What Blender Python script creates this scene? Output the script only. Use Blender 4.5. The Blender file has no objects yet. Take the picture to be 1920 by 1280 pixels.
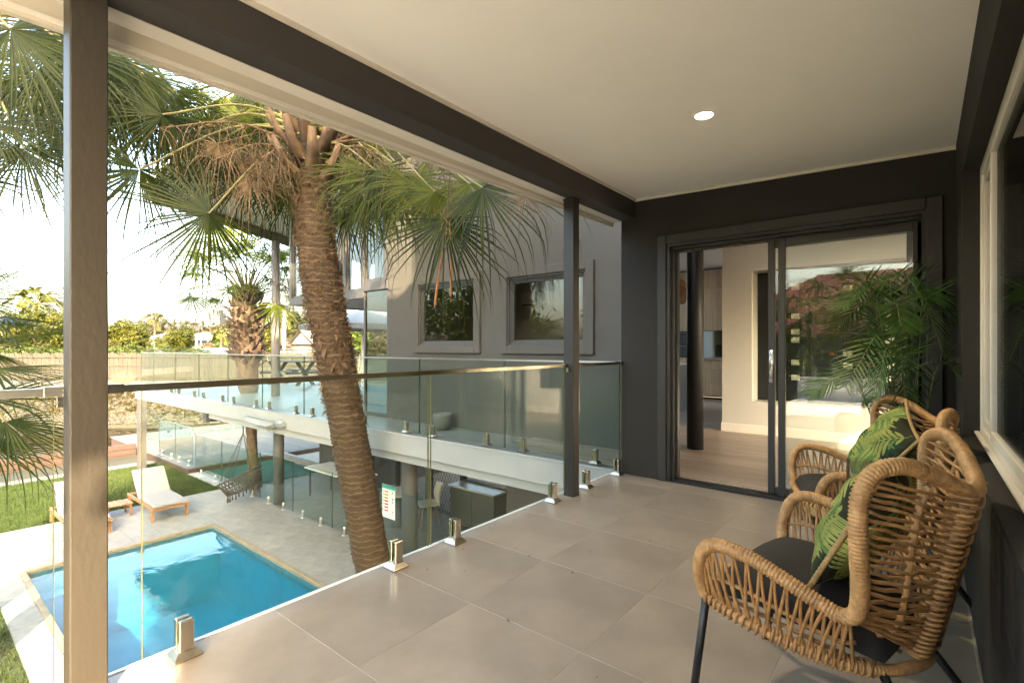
import bpy, math, random
import numpy as np
from mathutils import Vector, Matrix, noise as mnoise
R = math.radians
scene = bpy.context.scene
col = scene.collection
random.seed(7)

# ------------------------------------------------------------ camera
F, YAW, EYE, HOR = 943.5, 0.68421, 1.179, 651.3
cam_data = bpy.data.cameras.new('camera')
cam_data.sensor_width = 36.0
cam_data.lens = F / 1920 * 36.0
cam_data.shift_y = (HOR - 640) / 1920
cam_data.clip_start = 0.05
cam_data.clip_end = 4000
cam = bpy.data.objects.new('camera', cam_data)
col.objects.link(cam)
cam.location = (0, 0, EYE)
cam.rotation_euler = (R(90), 0, YAW)
scene.camera = cam

# ------------------------------------------------------------ sky, sun, exposure
SUN_FROM = Vector((1.47, -0.94, 1.0)).normalized()
sun_el = math.asin(SUN_FROM.z)
sun_rot = math.atan2(SUN_FROM.x, SUN_FROM.y)
world = bpy.data.worlds.new('World')
scene.world = world
world.use_nodes = True
wn = world.node_tree.nodes; wl = world.node_tree.links
bg = wn['Background']
sky = wn.new('ShaderNodeTexSky')
sky.sky_type = 'NISHITA'
sky.sun_disc = False
sky.sun_elevation = sun_el
sky.sun_rotation = sun_rot
sky.air_density = 1.0
sky.dust_density = 6.0
sky.ozone_density = 0.6
wl.new(sky.outputs[0], bg.inputs[0])
bg.inputs[1].default_value = 0.15
sun_data = bpy.data.lights.new('sun', 'SUN')
sun_data.energy = 2.0
sun_data.angle = R(0.55)
sun_data.color = (1.0, 0.82, 0.61)
sun = bpy.data.objects.new('sun', sun_data)
col.objects.link(sun)
sun.rotation_euler = SUN_FROM.to_track_quat('Z', 'Y').to_euler()
vs = scene.view_settings
vs.view_transform = 'Standard'
vs.look = 'None'
vs.gamma = 1.0
vs.use_curve_mapping = False
vs.exposure = 4.0
vs.use_white_balance = True
vs.white_balance_temperature = 7400
vs.white_balance_tint = 3
cy = scene.cycles
cy.use_denoising = True
cy.max_bounces = 10
cy.diffuse_bounces = 5
cy.glossy_bounces = 5
cy.transmission_bounces = 6
cy.transparent_max_bounces = 40
cy.caustics_reflective = False
cy.caustics_refractive = False
cy.sample_clamp_indirect = 6.0

# ------------------------------------------------------------ geometry helpers
FW = Vector((-math.sin(YAW), math.cos(YAW), 0)); RT = Vector((math.cos(YAW), math.sin(YAW), 0)); UP = Vector((0, 0, 1))
def at(u, v, d):                       # photograph pixel at a distance in metres
    return Vector((0, 0, EYE)) + (FW + RT * ((u - 960) / F) + UP * ((HOR - v) / F)) * d
def gz(u, d, z):                       # a column of the view, a distance, a height
    p = at(u, HOR, d); p.z = z; return p

def catmull(pts, n=8, closed=False):
    P = [Vector(p) for p in pts]
    out = []
    m = len(P)
    segs = m if closed else m - 1
    for i in range(segs):
        if closed:
            a, b, c, d = P[(i - 1) % m], P[i], P[(i + 1) % m], P[(i + 2) % m]
        else:
            a = P[i - 1] if i else P[0] * 2 - P[1]
            b, c = P[i], P[i + 1]
            d = P[i + 2] if i + 2 < m else P[-1] * 2 - P[-2]
        for k in range(n):
            t = k / n
            out.append(0.5 * ((2 * b) + (c - a) * t + (2 * a - 5 * b + 4 * c - d) * t * t + (3 * b - a - 3 * c + d) * t ** 3))
    if not closed: out.append(P[-1].copy())
    return out

def resample(pts, step):
    out = [pts[0].copy()]; acc = 0.0
    for a, b in zip(pts, pts[1:]):
        L = (b - a).length
        if L < 1e-9: continue
        t = step - acc
        while t <= L:
            out.append(a + (b - a) * (t / L)); t += step
        acc = L - (t - step)
    if (out[-1] - pts[-1]).length > step * .3: out.append(pts[-1].copy())
    return out

class MB:
    def __init__(s): s.v = []; s.f = []; s.m = []; s.cm = 0
    def add(s, vs_, fs_):
        o = len(s.v); s.v += [tuple(p) for p in vs_]
        s.f += [tuple(o + i for i in f) for f in fs_]; s.m += [s.cm] * len(fs_)
        return s
    def mat(s, i): s.cm = i; return s
    def quad(s, a, b, c, d): return s.add([a, b, c, d], [(0, 1, 2, 3)])
    def box(s, x0, x1, y0, y1, z0, z1, c=0.0):
        if c <= 0:
            return s.add([(x0, y0, z0), (x1, y0, z0), (x1, y1, z0), (x0, y1, z0), (x0, y0, z1), (x1, y0, z1), (x1, y1, z1), (x0, y1, z1)],
                         [(3, 2, 1, 0), (4, 5, 6, 7), (0, 1, 5, 4), (1, 2, 6, 5), (2, 3, 7, 6), (3, 0, 4, 7)])
        vs_ = []; X = (x0, x1); Y = (y0, y1); Z = (z0, z1); sg = (1, -1)
        idx = {}
        for i in (0, 1):
            for j in (0, 1):
                for k in (0, 1):
                    for a in range(3):
                        p = [X[i], Y[j], Z[k]]; q = [sg[i] * c, sg[j] * c, sg[k] * c]
                        for b in range(3):
                            if b != a: p[b] += q[b]
                        idx[i, j, k, a] = len(vs_); vs_.append(tuple(p))
        fs_ = []
        I = lambda i, j, k, a: idx[i, j, k, a]
        for a in range(3):
            for e in (0, 1):
                def g(b, c_):
                    t = [0, 0, 0]; o = [x for x in range(3) if x != a]
                    t[a] = e; t[o[0]] = b; t[o[1]] = c_
                    return I(*t, a)
                f = [g(0, 0), g(1, 0), g(1, 1), g(0, 1)]
                flip = (e == 0) != (a == 1)
                fs_.append(tuple(reversed(f)) if flip else tuple(f))
        for a in range(3):
            o = [x for x in range(3) if x != a]
            for b in (0, 1):
                for c_ in (0, 1):
                    def g(e, w):
                        t = [0, 0, 0]; t[a] = e; t[o[0]] = b; t[o[1]] = c_
                        return I(*t, w)
                    f = [g(0, o[0]), g(1, o[0]), g(1, o[1]), g(0, o[1])]
                    if (b == c_) != (a == 1): f = f[::-1]
                    fs_.append(tuple(f))
        for i in (0, 1):
            for j in (0, 1):
                for k in (0, 1):
                    f = [I(i, j, k, 0), I(i, j, k, 1), I(i, j, k, 2)]
                    if (i + j + k) % 2 == 0: f = f[::-1]
                    fs_.append(tuple(f))
        return s.add(vs_, fs_)
    def obox(s, c, ax, ay, az, hx, hy, hz):           # oriented box
        c = Vector(c); ax = Vector(ax).normalized() * hx; ay = Vector(ay).normalized() * hy; az = Vector(az).normalized() * hz
        P = [c - ax - ay - az, c + ax - ay - az, c + ax + ay - az, c - ax + ay - az, c - ax - ay + az, c + ax - ay + az, c + ax + ay + az, c - ax + ay + az]
        return s.add(P, [(3, 2, 1, 0), (4, 5, 6, 7), (0, 1, 5, 4), (1, 2, 6, 5), (2, 3, 7, 6), (3, 0, 4, 7)])
    def tube(s, pts, r, n=8, cap=True):
        pts = [Vector(p) for p in pts]; m = len(pts)
        rr = r if hasattr(r, '__len__') else [r] * m
        t0 = (pts[1] - pts[0]).normalized()
        ref = Vector((0, 0, 1)) if abs(t0.z) < .9 else Vector((1, 0, 0))
        nx = t0.cross(ref).normalized()
        V = []
        for i, p in enumerate(pts):
            t = (pts[min(i + 1, m - 1)] - pts[max(i - 1, 0)])
            t = t.normalized() if t.length > 1e-9 else t0
            nx = nx - t * nx.dot(t)
            nx = nx.normalized() if nx.length > 1e-6 else t.orthogonal().normalized()
            ny = t.cross(nx)
            for k in range(n):
                a = 2 * math.pi * k / n
                V.append(p + (nx * math.cos(a) + ny * math.sin(a)) * rr[i])
        fs_ = [(i * n + k, i * n + (k + 1) % n, (i + 1) * n + (k + 1) % n, (i + 1) * n + k) for i in range(m - 1) for k in range(n)]
        if cap: fs_ += [tuple(range(n))[::-1], tuple((m - 1) * n + k for k in range(n))]
        return s.add(V, fs_)
    def lathe(s, prof, n=24, c=(0, 0, 0), cap=True):
        c = Vector(c); V = []
        for r, z in prof:
            for k in range(n):
                a = 2 * math.pi * k / n; V.append(c + Vector((r * math.cos(a), r * math.sin(a), z)))
        m = len(prof)
        fs_ = [(i * n + k, i * n + (k + 1) % n, (i + 1) * n + (k + 1) % n, (i + 1) * n + k) for i in range(m - 1) for k in range(n)]
        if cap:
            if prof[0][0] > 1e-6: fs_.append(tuple(range(n))[::-1])
            if prof[-1][0] > 1e-6: fs_.append(tuple((m - 1) * n + k for k in range(n)))
        return s.add(V, fs_)
    def mesh(s, name, mats, smooth=False):
        me = bpy.data.meshes.new(name)
        me.from_pydata(s.v, [], s.f)
        mats = mats if isinstance(mats, (list, tuple)) else [mats]
        for m in mats: me.materials.append(m)
        if len(mats) > 1: me.polygons.foreach_set('material_index', s.m)
        if smooth: me.polygons.foreach_set('use_smooth', [True] * len(me.polygons))
        me.update()
        return me
    def build(s, name, mats, parent=None, smooth=False):
        return link(name, s.mesh(name, mats, smooth), parent)

WORLD = {}
def link(name, me, parent=None, loc=None):
    ob = bpy.data.objects.new(name, me); col.objects.link(ob)
    if parent is not None:
        ob.parent = parent
        if parent.name in WORLD: ob.location = -WORLD[parent.name]
    if loc is not None: ob.location = ob.location + Vector(loc)
    return ob
def tag(o, label=None, cat=None, group=None, kind=None):
    if label: o['label'] = label
    if cat: o['category'] = cat
    if group: o['group'] = group
    if kind: o['kind'] = kind
    return o
def thing(name, label, cat, loc=(0, 0, 0), rz=0, group=None, world=True):
    o = bpy.data.objects.new(name, None); col.objects.link(o)
    o.empty_display_size = .1
    o.location = loc; o.rotation_euler = (0, 0, rz)
    tag(o, label, cat, group)
    if world and not rz: WORLD[o.name] = Vector(loc)
    return o
def copy_tree(o, parent=None):
    c = o.copy(); col.objects.link(c); c.parent = parent
    for ch in list(o.children): copy_tree(ch, c)
    return c

# ------------------------------------------------------------ materials
def nt(m):
    m.use_nodes = True; return m.node_tree.nodes, m.node_tree.links
def new(n, t, **kw):
    x = n.new(t)
    for k, v in kw.items(): setattr(x, k, v)
    return x
def mat(name, c, rough=.6, metal=0.0, var=.12, scale=4.0, bump=0.0, bscale=60.0, c2=None, spec=.5, detail=6.0, stretch=None, coords='Object', island=0.0, fine=0.0):
    """principled surface: colour varied by layered noise, fine relief by bump"""
    m = bpy.data.materials.new(name); n, l = nt(m)
    p = n['Principled BSDF']
    p.inputs['Roughness'].default_value = rough; p.inputs['Metallic'].default_value = metal
    p.inputs['Specular IOR Level'].default_value = spec
    tc = new(n, 'ShaderNodeTexCoord'); mp = new(n, 'ShaderNodeMapping')
    if stretch: mp.inputs['Scale'].default_value = stretch
    l.new(tc.outputs[coords], mp.inputs[0])
    nz = new(n, 'ShaderNodeTexNoise'); nz.inputs['Scale'].default_value = scale; nz.inputs['Detail'].default_value = detail
    nz.inputs['Roughness'].default_value = .62
    l.new(mp.outputs[0], nz.inputs[0])
    rp = new(n, 'ShaderNodeValToRGB')
    if c2 is None:
        a = tuple(max(0, x * (1 - var)) for x in c); b = tuple(min(1, x * (1 + var)) for x in c)
    else: a, b = c, c2
    rp.color_ramp.elements[0].position = .3; rp.color_ramp.elements[1].position = .7
    rp.color_ramp.elements[0].color = (*a, 1); rp.color_ramp.elements[1].color = (*b, 1)
    l.new(nz.outputs[0], rp.inputs[0])
    out = rp.outputs[0]
    if island or fine:
        hs = new(n, 'ShaderNodeHueSaturation'); l.new(out, hs.inputs['Color'])
        if island:
            ge = new(n, 'ShaderNodeNewGeometry') if island > 0 else new(n, 'ShaderNodeObjectInfo')
            mr = new(n, 'ShaderNodeMapRange'); mr.inputs[3].default_value = 1 - abs(island); mr.inputs[4].default_value = 1 + abs(island)
            l.new(ge.outputs['Random Per Island'] if island > 0 else ge.outputs['Random'], mr.inputs[0])
            l.new(mr.outputs[0], hs.inputs['Value'])
        out = hs.outputs[0]
        if fine:
            n2 = new(n, 'ShaderNodeTexNoise'); n2.inputs['Scale'].default_value = bscale; n2.inputs['Detail'].default_value = 4
            l.new(mp.outputs[0], n2.inputs[0])
            mr2 = new(n, 'ShaderNodeMapRange'); mr2.inputs[1].default_value = .3; mr2.inputs[2].default_value = .7
            mr2.inputs[3].default_value = 1 - fine; mr2.inputs[4].default_value = 1 + fine
            l.new(n2.outputs[0], mr2.inputs[0])
            mx = new(n, 'ShaderNodeMix', data_type='RGBA', blend_type='MULTIPLY'); mx.inputs[0].default_value = 1
            l.new(out, mx.inputs[6]); l.new(mr2.outputs[0], mx.inputs[7]); out = mx.outputs[2]
    l.new(out, p.inputs['Base Color'])
    rr = new(n, 'ShaderNodeMapRange'); rr.inputs[3].default_value = max(.02, rough * .85); rr.inputs[4].default_value = min(1, rough * 1.15)
    l.new(nz.outputs[0], rr.inputs[0]); l.new(rr.outputs[0], p.inputs['Roughness'])
    if bump:
        nb = new(n, 'ShaderNodeTexNoise'); nb.inputs['Scale'].default_value = bscale; nb.inputs['Detail'].default_value = 5
        l.new(mp.outputs[0], nb.inputs[0])
        bp = new(n, 'ShaderNodeBump'); bp.inputs['Strength'].default_value = 1.0; bp.inputs['Distance'].default_value = bump
        l.new(nb.outputs[0], bp.inputs['Height']); l.new(bp.outputs[0], p.inputs['Normal'])
    return m
def wood(name, c1, c2, axis=0, scale=1.0, rough=.5, spec=.4):
    m = bpy.data.materials.new(name); n, l = nt(m); p = n['Principled BSDF']
    p.inputs['Roughness'].default_value = rough; p.inputs['Specular IOR Level'].default_value = spec
    tc = new(n, 'ShaderNodeTexCoord'); mp = new(n, 'ShaderNodeMapping'); oi = new(n, 'ShaderNodeObjectInfo')
    s = [22 * scale] * 3; s[axis] = 1.1 * scale; mp.inputs['Scale'].default_value = s
    l.new(tc.outputs['Object'], mp.inputs[0])
    nz = new(n, 'ShaderNodeTexNoise', noise_dimensions='4D'); nz.inputs['Scale'].default_value = 1.0; nz.inputs['Detail'].default_value = 6; nz.inputs['Distortion'].default_value = .6
    ml = new(n, 'ShaderNodeMath', operation='MULTIPLY'); ml.inputs[1].default_value = 37
    l.new(oi.outputs['Random'], ml.inputs[0]); l.new(ml.outputs[0], nz.inputs['W'])
    l.new(mp.outputs[0], nz.inputs['Vector'])
    rp = new(n, 'ShaderNodeValToRGB'); rp.color_ramp.elements[0].position = .32; rp.color_ramp.elements[1].position = .68
    rp.color_ramp.elements[0].color = (*c1, 1); rp.color_ramp.elements[1].color = (*c2, 1)
    l.new(nz.outputs[0], rp.inputs[0])
    hs = new(n, 'ShaderNodeHueSaturation'); mr = new(n, 'ShaderNodeMapRange'); mr.inputs[3].default_value = .85; mr.inputs[4].default_value = 1.15
    l.new(oi.outputs['Random'], mr.inputs[0]); l.new(mr.outputs[0], hs.inputs['Value']); l.new(rp.outputs[0], hs.inputs['Color'])
    l.new(hs.outputs[0], p.inputs['Base Color'])
    bp = new(n, 'ShaderNodeBump'); bp.inputs['Distance'].default_value = .0006; l.new(nz.outputs[0], bp.inputs['Height']); l.new(bp.outputs[0], p.inputs['Normal'])
    return m
def schlick(n, l, ior, normal=None):
    """reflectance of thin glass, the same from either side of the sheet"""
    f0 = ((ior - 1) / (ior + 1)) ** 2
    ge = new(n, 'ShaderNodeNewGeometry'); dt_ = new(n, 'ShaderNodeVectorMath', operation='DOT_PRODUCT')
    l.new(ge.outputs['Incoming'], dt_.inputs[0]); l.new(normal if normal else ge.outputs['Normal'], dt_.inputs[1])
    ab = new(n, 'ShaderNodeMath', operation='ABSOLUTE'); l.new(dt_.outputs['Value'], ab.inputs[0])
    om = new(n, 'ShaderNodeMath', operation='SUBTRACT', use_clamp=True); om.inputs[0].default_value = 1; l.new(ab.outputs[0], om.inputs[1])
    pw = new(n, 'ShaderNodeMath', operation='POWER'); pw.inputs[1].default_value = 5; l.new(om.outputs[0], pw.inputs[0])
    ma = new(n, 'ShaderNodeMath', operation='MULTIPLY_ADD'); ma.inputs[1].default_value = 1 - f0; ma.inputs[2].default_value = f0; l.new(pw.outputs[0], ma.inputs[0])
    return ma
def glass(name, tint=(.9, .96, .93), ior=1.5, rough=0.0, boost=1.0, normal=None, dust=0.0):
    """thin architectural glass: fresnel blend of clear tinted transparency and a mirror reflection"""
    m = bpy.data.materials.new(name); n, l = nt(m); n.remove(n['Principled BSDF'])
    o = n['Material Output']
    tr = new(n, 'ShaderNodeBsdfTransparent'); tr.inputs[0].default_value = (*tint, 1)
    gl = new(n, 'ShaderNodeBsdfGlossy'); gl.inputs['Roughness'].default_value = rough
    nz_out = None
    if normal:
        bump, bscale, stretch = normal
        tc = new(n, 'ShaderNodeTexCoord'); mp = new(n, 'ShaderNodeMapping'); mp.inputs['Scale'].default_value = stretch
        l.new(tc.outputs['Object'], mp.inputs[0])
        nz = new(n, 'ShaderNodeTexNoise'); nz.inputs['Scale'].default_value = bscale; nz.inputs['Detail'].default_value = 3
        l.new(mp.outputs[0], nz.inputs[0])
        bp = new(n, 'ShaderNodeBump'); bp.inputs['Distance'].default_value = bump; l.new(nz.outputs[0], bp.inputs['Height'])
        nz_out = bp.outputs[0]; l.new(nz_out, gl.inputs['Normal'])
    fr = schlick(n, l, ior, nz_out)
    mx = new(n, 'ShaderNodeMixShader')
    if boost != 1:
        ml = new(n, 'ShaderNodeMath', operation='MULTIPLY', use_clamp=True); ml.inputs[1].default_value = boost
        l.new(fr.outputs[0], ml.inputs[0]); l.new(ml.outputs[0], mx.inputs[0])
    else: l.new(fr.outputs[0], mx.inputs[0])
    l.new(tr.outputs[0], mx.inputs[1]); l.new(gl.outputs[0], mx.inputs[2]); l.new(mx.outputs[0], o.inputs[0])
    if dust:                                             # faint film of dried spots
        tc = new(n, 'ShaderNodeTexCoord'); nz = new(n, 'ShaderNodeTexNoise'); nz.inputs['Scale'].default_value = 9; nz.inputs['Detail'].default_value = 8; nz.inputs['Roughness'].default_value = .75; l.new(tc.outputs['Object'], nz.inputs[0])
        mr = new(n, 'ShaderNodeMapRange'); mr.inputs[1].default_value = .52; mr.inputs[2].default_value = .75; mr.inputs[4].default_value = dust * 2; l.new(nz.outputs[0], mr.inputs[0])
        df = new(n, 'ShaderNodeBsdfDiffuse'); df.inputs[0].default_value = (.6, .6, .58, 1); m2 = new(n, 'ShaderNodeMixShader'); l.new(mr.outputs[0], m2.inputs[0]); l.new(mx.outputs[0], m2.inputs[1]); l.new(df.outputs[0], m2.inputs[2]); l.new(m2.outputs[0], o.inputs[0])
    return m
def water(name, tint, bump, bscale, ior=1.33, stretch=(1, 1, 1)):
    return glass(name, tint, ior, normal=(bump, bscale, stretch))
def leaf(name, c1, c2, rough=.45, trans=.35, scale=3.0, tcol=None, spec=.22):
    """leaf: principled front mixed with translucency; hue varies by island and noise"""
    m = bpy.data.materials.new(name); n, l = nt(m); p = n['Principled BSDF']; o = n['Material Output']
    p.inputs['Roughness'].default_value = rough; p.inputs['Specular IOR Level'].default_value = spec
    ge = new(n, 'ShaderNodeNewGeometry'); tc = new(n, 'ShaderNodeTexCoord')
    nz = new(n, 'ShaderNodeTexNoise'); nz.inputs['Scale'].default_value = scale; nz.inputs['Detail'].default_value = 3
    l.new(tc.outputs['Object'], nz.inputs[0])
    ad = new(n, 'ShaderNodeMath', operation='ADD'); sb = new(n, 'ShaderNodeMath', operation='MULTIPLY_ADD'); sb.inputs[1].default_value = .6; sb.inputs[2].default_value = -.3
    l.new(ge.outputs['Random Per Island'], sb.inputs[0]); l.new(nz.outputs[0], ad.inputs[0]); l.new(sb.outputs[0], ad.inputs[1])
    rp = new(n, 'ShaderNodeValToRGB'); rp.color_ramp.elements[0].position = .2; rp.color_ramp.elements[1].position = .8
    rp.color_ramp.elements[0].color = (*c1, 1); rp.color_ramp.elements[1].color = (*c2, 1)
    l.new(ad.outputs[0], rp.inputs[0]); l.new(rp.outputs[0], p.inputs['Base Color'])
    t = new(n, 'ShaderNodeBsdfTranslucent'); mx = new(n, 'ShaderNodeMixShader'); mx.inputs[0].default_value = trans
    hs = new(n, 'ShaderNodeMix', data_type='RGBA', blend_type='MULTIPLY'); hs.inputs[0].default_value = 1
    l.new(rp.outputs[0], hs.inputs[6]); hs.inputs[7].default_value = (*(tcol or (1.9, 1.7, .7)), 1)
    l.new(hs.outputs[2], t.inputs[0])
    l.new(p.outputs[0], mx.inputs[1]); l.new(t.outputs[0], mx.inputs[2]); l.new(mx.outputs[0], o.inputs[0])
    return m
def emit(name, c, s):
    m = bpy.data.materials.new(name); n, l = nt(m); p = n['Principled BSDF']
    p.inputs['Base Color'].default_value = (*c, 1)
    p.inputs['Emission Color'].default_value = (*c, 1); p.inputs['Emission Strength'].default_value = s
    return m

M = {}
M['tile'] = mat('porcelain_tile', (.262, .212, .167), .34, var=.20, scale=2.6, bump=.0002, bscale=240, island=-.08, fine=.06, detail=9)
M['bounce_tile'] = mat('bounce_terrace_tile', (.64, .63, .62), .5, var=.06, scale=3)  # unseen tiles, kept pale to bounce light into the balcony
_p = M['tile'].node_tree.nodes['Principled BSDF']; _p.inputs['Coat Weight'].default_value = .22; _p.inputs['Coat Roughness'].default_value = .10
M['grout'] = mat('grout', (.31, .26, .21), .85, var=.1)
M['white_edge'] = mat('white_edge_trim', (.75, .74, .70), .5, var=.04)
M['render'] = mat('shaded_render', (.024, .0215, .019), .75, var=.10, scale=3, bump=.0022, bscale=38, spec=.3)  # same paint as the wing wall, balcony shade put into the darker colour
M['render_wing'] = mat('grey_render', (.088, .082, .073), .8, var=.08, scale=2.2, bump=.0025, bscale=30, spec=.3)
M['ceiling'] = mat('ceiling_paint', (.88, .87, .85), .8, var=.025, scale=1.2, bump=.0004, bscale=12)
M['white'] = mat('white_paint', (.76, .74, .70), .55, var=.03, scale=2.5, bump=.0003, bscale=40)
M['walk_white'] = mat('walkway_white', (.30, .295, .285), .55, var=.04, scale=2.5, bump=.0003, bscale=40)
M['fascia'] = mat('cream_fascia', (.62, .58, .50), .6, var=.05, scale=3, bump=.0004, bscale=50)
M['beam'] = mat('beam_paint', (.036, .031, .028), .62, var=.12, scale=5, bump=.0012, bscale=80, stretch=(1, .25, 1))
M['post'] = mat('post_paint', (.031, .025, .019), .5, var=.06, scale=8, bump=.0012, bscale=45, stretch=(1, 1, .5))
M['post_dark'] = mat('dark_post_paint', (.018, .016, .0145), .5, var=.08, scale=8, bump=.0006, bscale=60)
M['steel'] = mat('brushed_steel', (.52, .47, .40), .24, 1.0, var=.06, scale=20, bump=.0001, bscale=200, stretch=(1, 1, .1))
M['rail'] = mat('polished_rail', (.42, .36, .29), .16, 1.0, var=.08, scale=6)
M['bright_rail'] = mat('satin_rail', (.6, .58, .55), .3, 1.0, var=.05, scale=6)
M['glass'] = glass('balustrade_glass', (.93, .96, .945), 1.32, dust=.008)
M['glass_green'] = glass('toughened_glass', (.90, .945, .925), 1.26)
M['glass_clear'] = glass('window_glass', (.93, .95, .94), 1.5)
M['glass_mirror'] = glass('reflective_window_glass', (.62, .66, .66), 1.5, boost=2.2)
M['glass_edge_dark'] = mat('dark_glass_edge', (.05, .075, .055), .3, var=.15, scale=3)  # darker edge tone for walkway and fence panels
M['glass_edge'] = mat('glass_edge', (.13, .125, .055), .25, var=.15, scale=3)
M['alu_black'] = mat('black_aluminium', (.008, .0075, .007), .45, var=.1, scale=8)
M['alu_white'] = mat('white_aluminium', (.62, .59, .53), .45, var=.05, scale=5)
M['alu_grey'] = mat('grey_aluminium', (.062, .058, .056), .45, var=.06, scale=5)
M['black'] = mat('black_metal', (.012, .012, .013), .45, var=.15, scale=10)
M['chrome'] = mat('chrome', (.6, .6, .62), .15, 1.0, var=.02)
M['rattan'] = mat('rattan', (.25, .125, .046), .5, c2=(.52, .30, .125), scale=26, bump=.0006, bscale=220, detail=5, fine=.18)
M['rattan_weave'] = mat('rattan_strand', (.22, .105, .036), .52, c2=(.46, .25, .098), scale=18, bump=.0004, bscale=260, fine=.15)
M['cushion'] = mat('charcoal_fabric', (.030, .027, .025), .9, var=.18, scale=9, bump=.0005, bscale=500, spec=.25)
M['rope'] = mat('jute_piping', (.30, .20, .08), .85, var=.3, scale=120, bump=.001, bscale=200)
M['pave'] = mat('travertine_paver', (.155, .147, .133), .7, c2=(.245, .232, .212), scale=5, bump=.0009, bscale=45, island=-.07, fine=.06)
M['coping'] = mat('sandstone_coping', (.20, .155, .10), .65, var=.2, scale=7, bump=.0006, bscale=60)
M['pool'] = mat('pool_interior', (.048, .21, .29), .5, var=.10, scale=2.5)
M['pool_water'] = water('pool_water', (.42, .78, .88), .007, 2.2)
M['canal_water'] = water('canal_water', (.30, .26, .12), .05, .55, stretch=(1, 1.6, 1))
M['spa_water'] = water('spa_water', (.40, .80, .62), .004, 3)
M['turf'] = mat('lawn_soil', (.030, .046, .014), .95, var=.35, scale=5, bump=.01, bscale=60, fine=.3)
M['blade'] = leaf('grass_blade', (.028, .046, .012), (.062, .082, .022), .6, .25, 2.0)
M['deck_wood'] = wood('weathered_deck', (.06, .055, .048), (.105, .097, .086), axis=1, scale=.6, rough=.75)
M['rust_wood'] = mat('red_brown_timber', (.042, .021, .014), .8, var=.35, scale=6, bump=.004, bscale=20, stretch=(1, 1, 4))
M['teak'] = wood('teak', (.16, .078, .035), (.27, .145, .07), axis=0, scale=2, rough=.6)
M['lounger_fabric'] = mat('white_lounger_canvas', (.215, .205, .212), .85, var=.04, scale=6, bump=.0008, bscale=300)
M['floor_wood'] = wood('oak_floorboard', (.19, .14, .108), (.33, .26, .205), axis=0, scale=1.0, rough=.36)
M['oak'] = wood('oak_veneer', (.48, .33, .20), (.64, .47, .31), axis=2, scale=1.2, rough=.5)
M['int_white'] = mat('interior_white', (.60, .585, .57), .7, var=.02, scale=1.5)
M['stone_top'] = mat('stone_benchtop', (.45, .42, .38), .3, var=.1, scale=8)
M['oven'] = mat('black_oven_glass', (.02, .022, .025), .12, var=.05)
M['mirror_splash'] = mat('mirror_splashback', (.35, .37, .36), .06, 1.0, var=.03)
M['dark_room'] = mat('dark_interior', (.055, .05, .045), .8, var=.2, scale=2)
M['paper'] = mat('wine_label', (.72, .68, .60), .7, var=.08, scale=20)
M['bottle'] = mat('dark_bottle_glass', (.014, .02, .012), .12, var=.2)
M['foil_red'] = mat('red_foil', (.35, .02, .02), .35, var=.1)
M['foil_dark'] = mat('dark_foil', (.05, .035, .03), .35, var=.1)
M['rattan_lamp'] = mat('woven_pendant', (.45, .20, .06), .7, var=.3, scale=30, bump=.002, bscale=80)
M['rope_grey'] = mat('macrame_rope', (.045, .040, .034), .9, var=.3, scale=60, bump=.001, bscale=300)
M['deck_tile'] = mat('pale_deck_tile', (.17, .17, .166), .45, var=.08, scale=2, bump=.0003, bscale=30)
M['sign_white'] = mat('sign_face', (.62, .72, .66), .5, var=.03)
M['sign_teal'] = mat('sign_teal', (.03, .26, .23), .5, var=.03)
M['sign_red'] = mat('sign_red', (.40, .05, .035), .5, var=.03)
M['sign_orange'] = mat('sign_orange', (.50, .22, .06), .5, var=.03)
M['sign_ink'] = mat('sign_ink', (.04, .07, .07), .6, var=.03)
M['sign_green'] = mat('sign_green', (.06, .26, .05), .6, var=.03)
# vegetation
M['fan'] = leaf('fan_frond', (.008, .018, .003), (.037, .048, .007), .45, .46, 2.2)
M['fan_yellow'] = leaf('sunny_frond', (.035, .058, .008), (.095, .110, .014), .45, .45, 2.0)  # yellower copy of the fan leaf, sunlit backlit look put into the colour
M['fan_dry'] = leaf('dry_frond', (.060, .036, .018), (.15, .10, .055), .75, .25, 3.0, (1.3, 1.1, .8))
M['petiole'] = mat('petiole', (.085, .10, .022), .5, c2=(.17, .12, .05), scale=5, bump=.001, bscale=40)
M['boot'] = mat('leaf_boot', (.042, .023, .012), .85, c2=(.125, .074, .036), scale=9, bump=.003, bscale=60)
M['trunk'] = mat('palm_trunk', (.070, .034, .014), .85, c2=(.185, .100, .042), scale=14, bump=.006, bscale=70, stretch=(1, 1, 2.5), fine=.3)
def ringed(name, c, c2, line):
    m = mat(name, c, .85, c2=c2, scale=13, bump=.006, bscale=70, stretch=(1, 1, 2.5), fine=.3); n, l = nt(m); p = n['Principled BSDF']
    src = p.inputs['Base Color'].links[0].from_socket
    tc = new(n, 'ShaderNodeTexCoord'); wv = new(n, 'ShaderNodeTexWave', wave_type='BANDS', bands_direction='Z'); wv.inputs['Scale'].default_value = 4.2; wv.inputs['Distortion'].default_value = 5.0; wv.inputs['Detail'].default_value = 3; wv.inputs['Detail Scale'].default_value = 2.2
    l.new(tc.outputs['Object'], wv.inputs[0]); rp = new(n, 'ShaderNodeValToRGB'); rp.color_ramp.elements[0].position = .80; rp.color_ramp.elements[1].position = .97
    l.new(wv.outputs['Fac'], rp.inputs[0]); mx = new(n, 'ShaderNodeMix', data_type='RGBA'); l.new(rp.outputs[0], mx.inputs[0]); l.new(src, mx.inputs[6]); mx.inputs[7].default_value = (*line, 1)
    l.new(mx.outputs[2], p.inputs['Base Color']); return m
M['trunk'] = ringed('palm_trunk', (.026, .013, .005), (.068, .037, .015), (.095, .060, .030))
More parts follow.
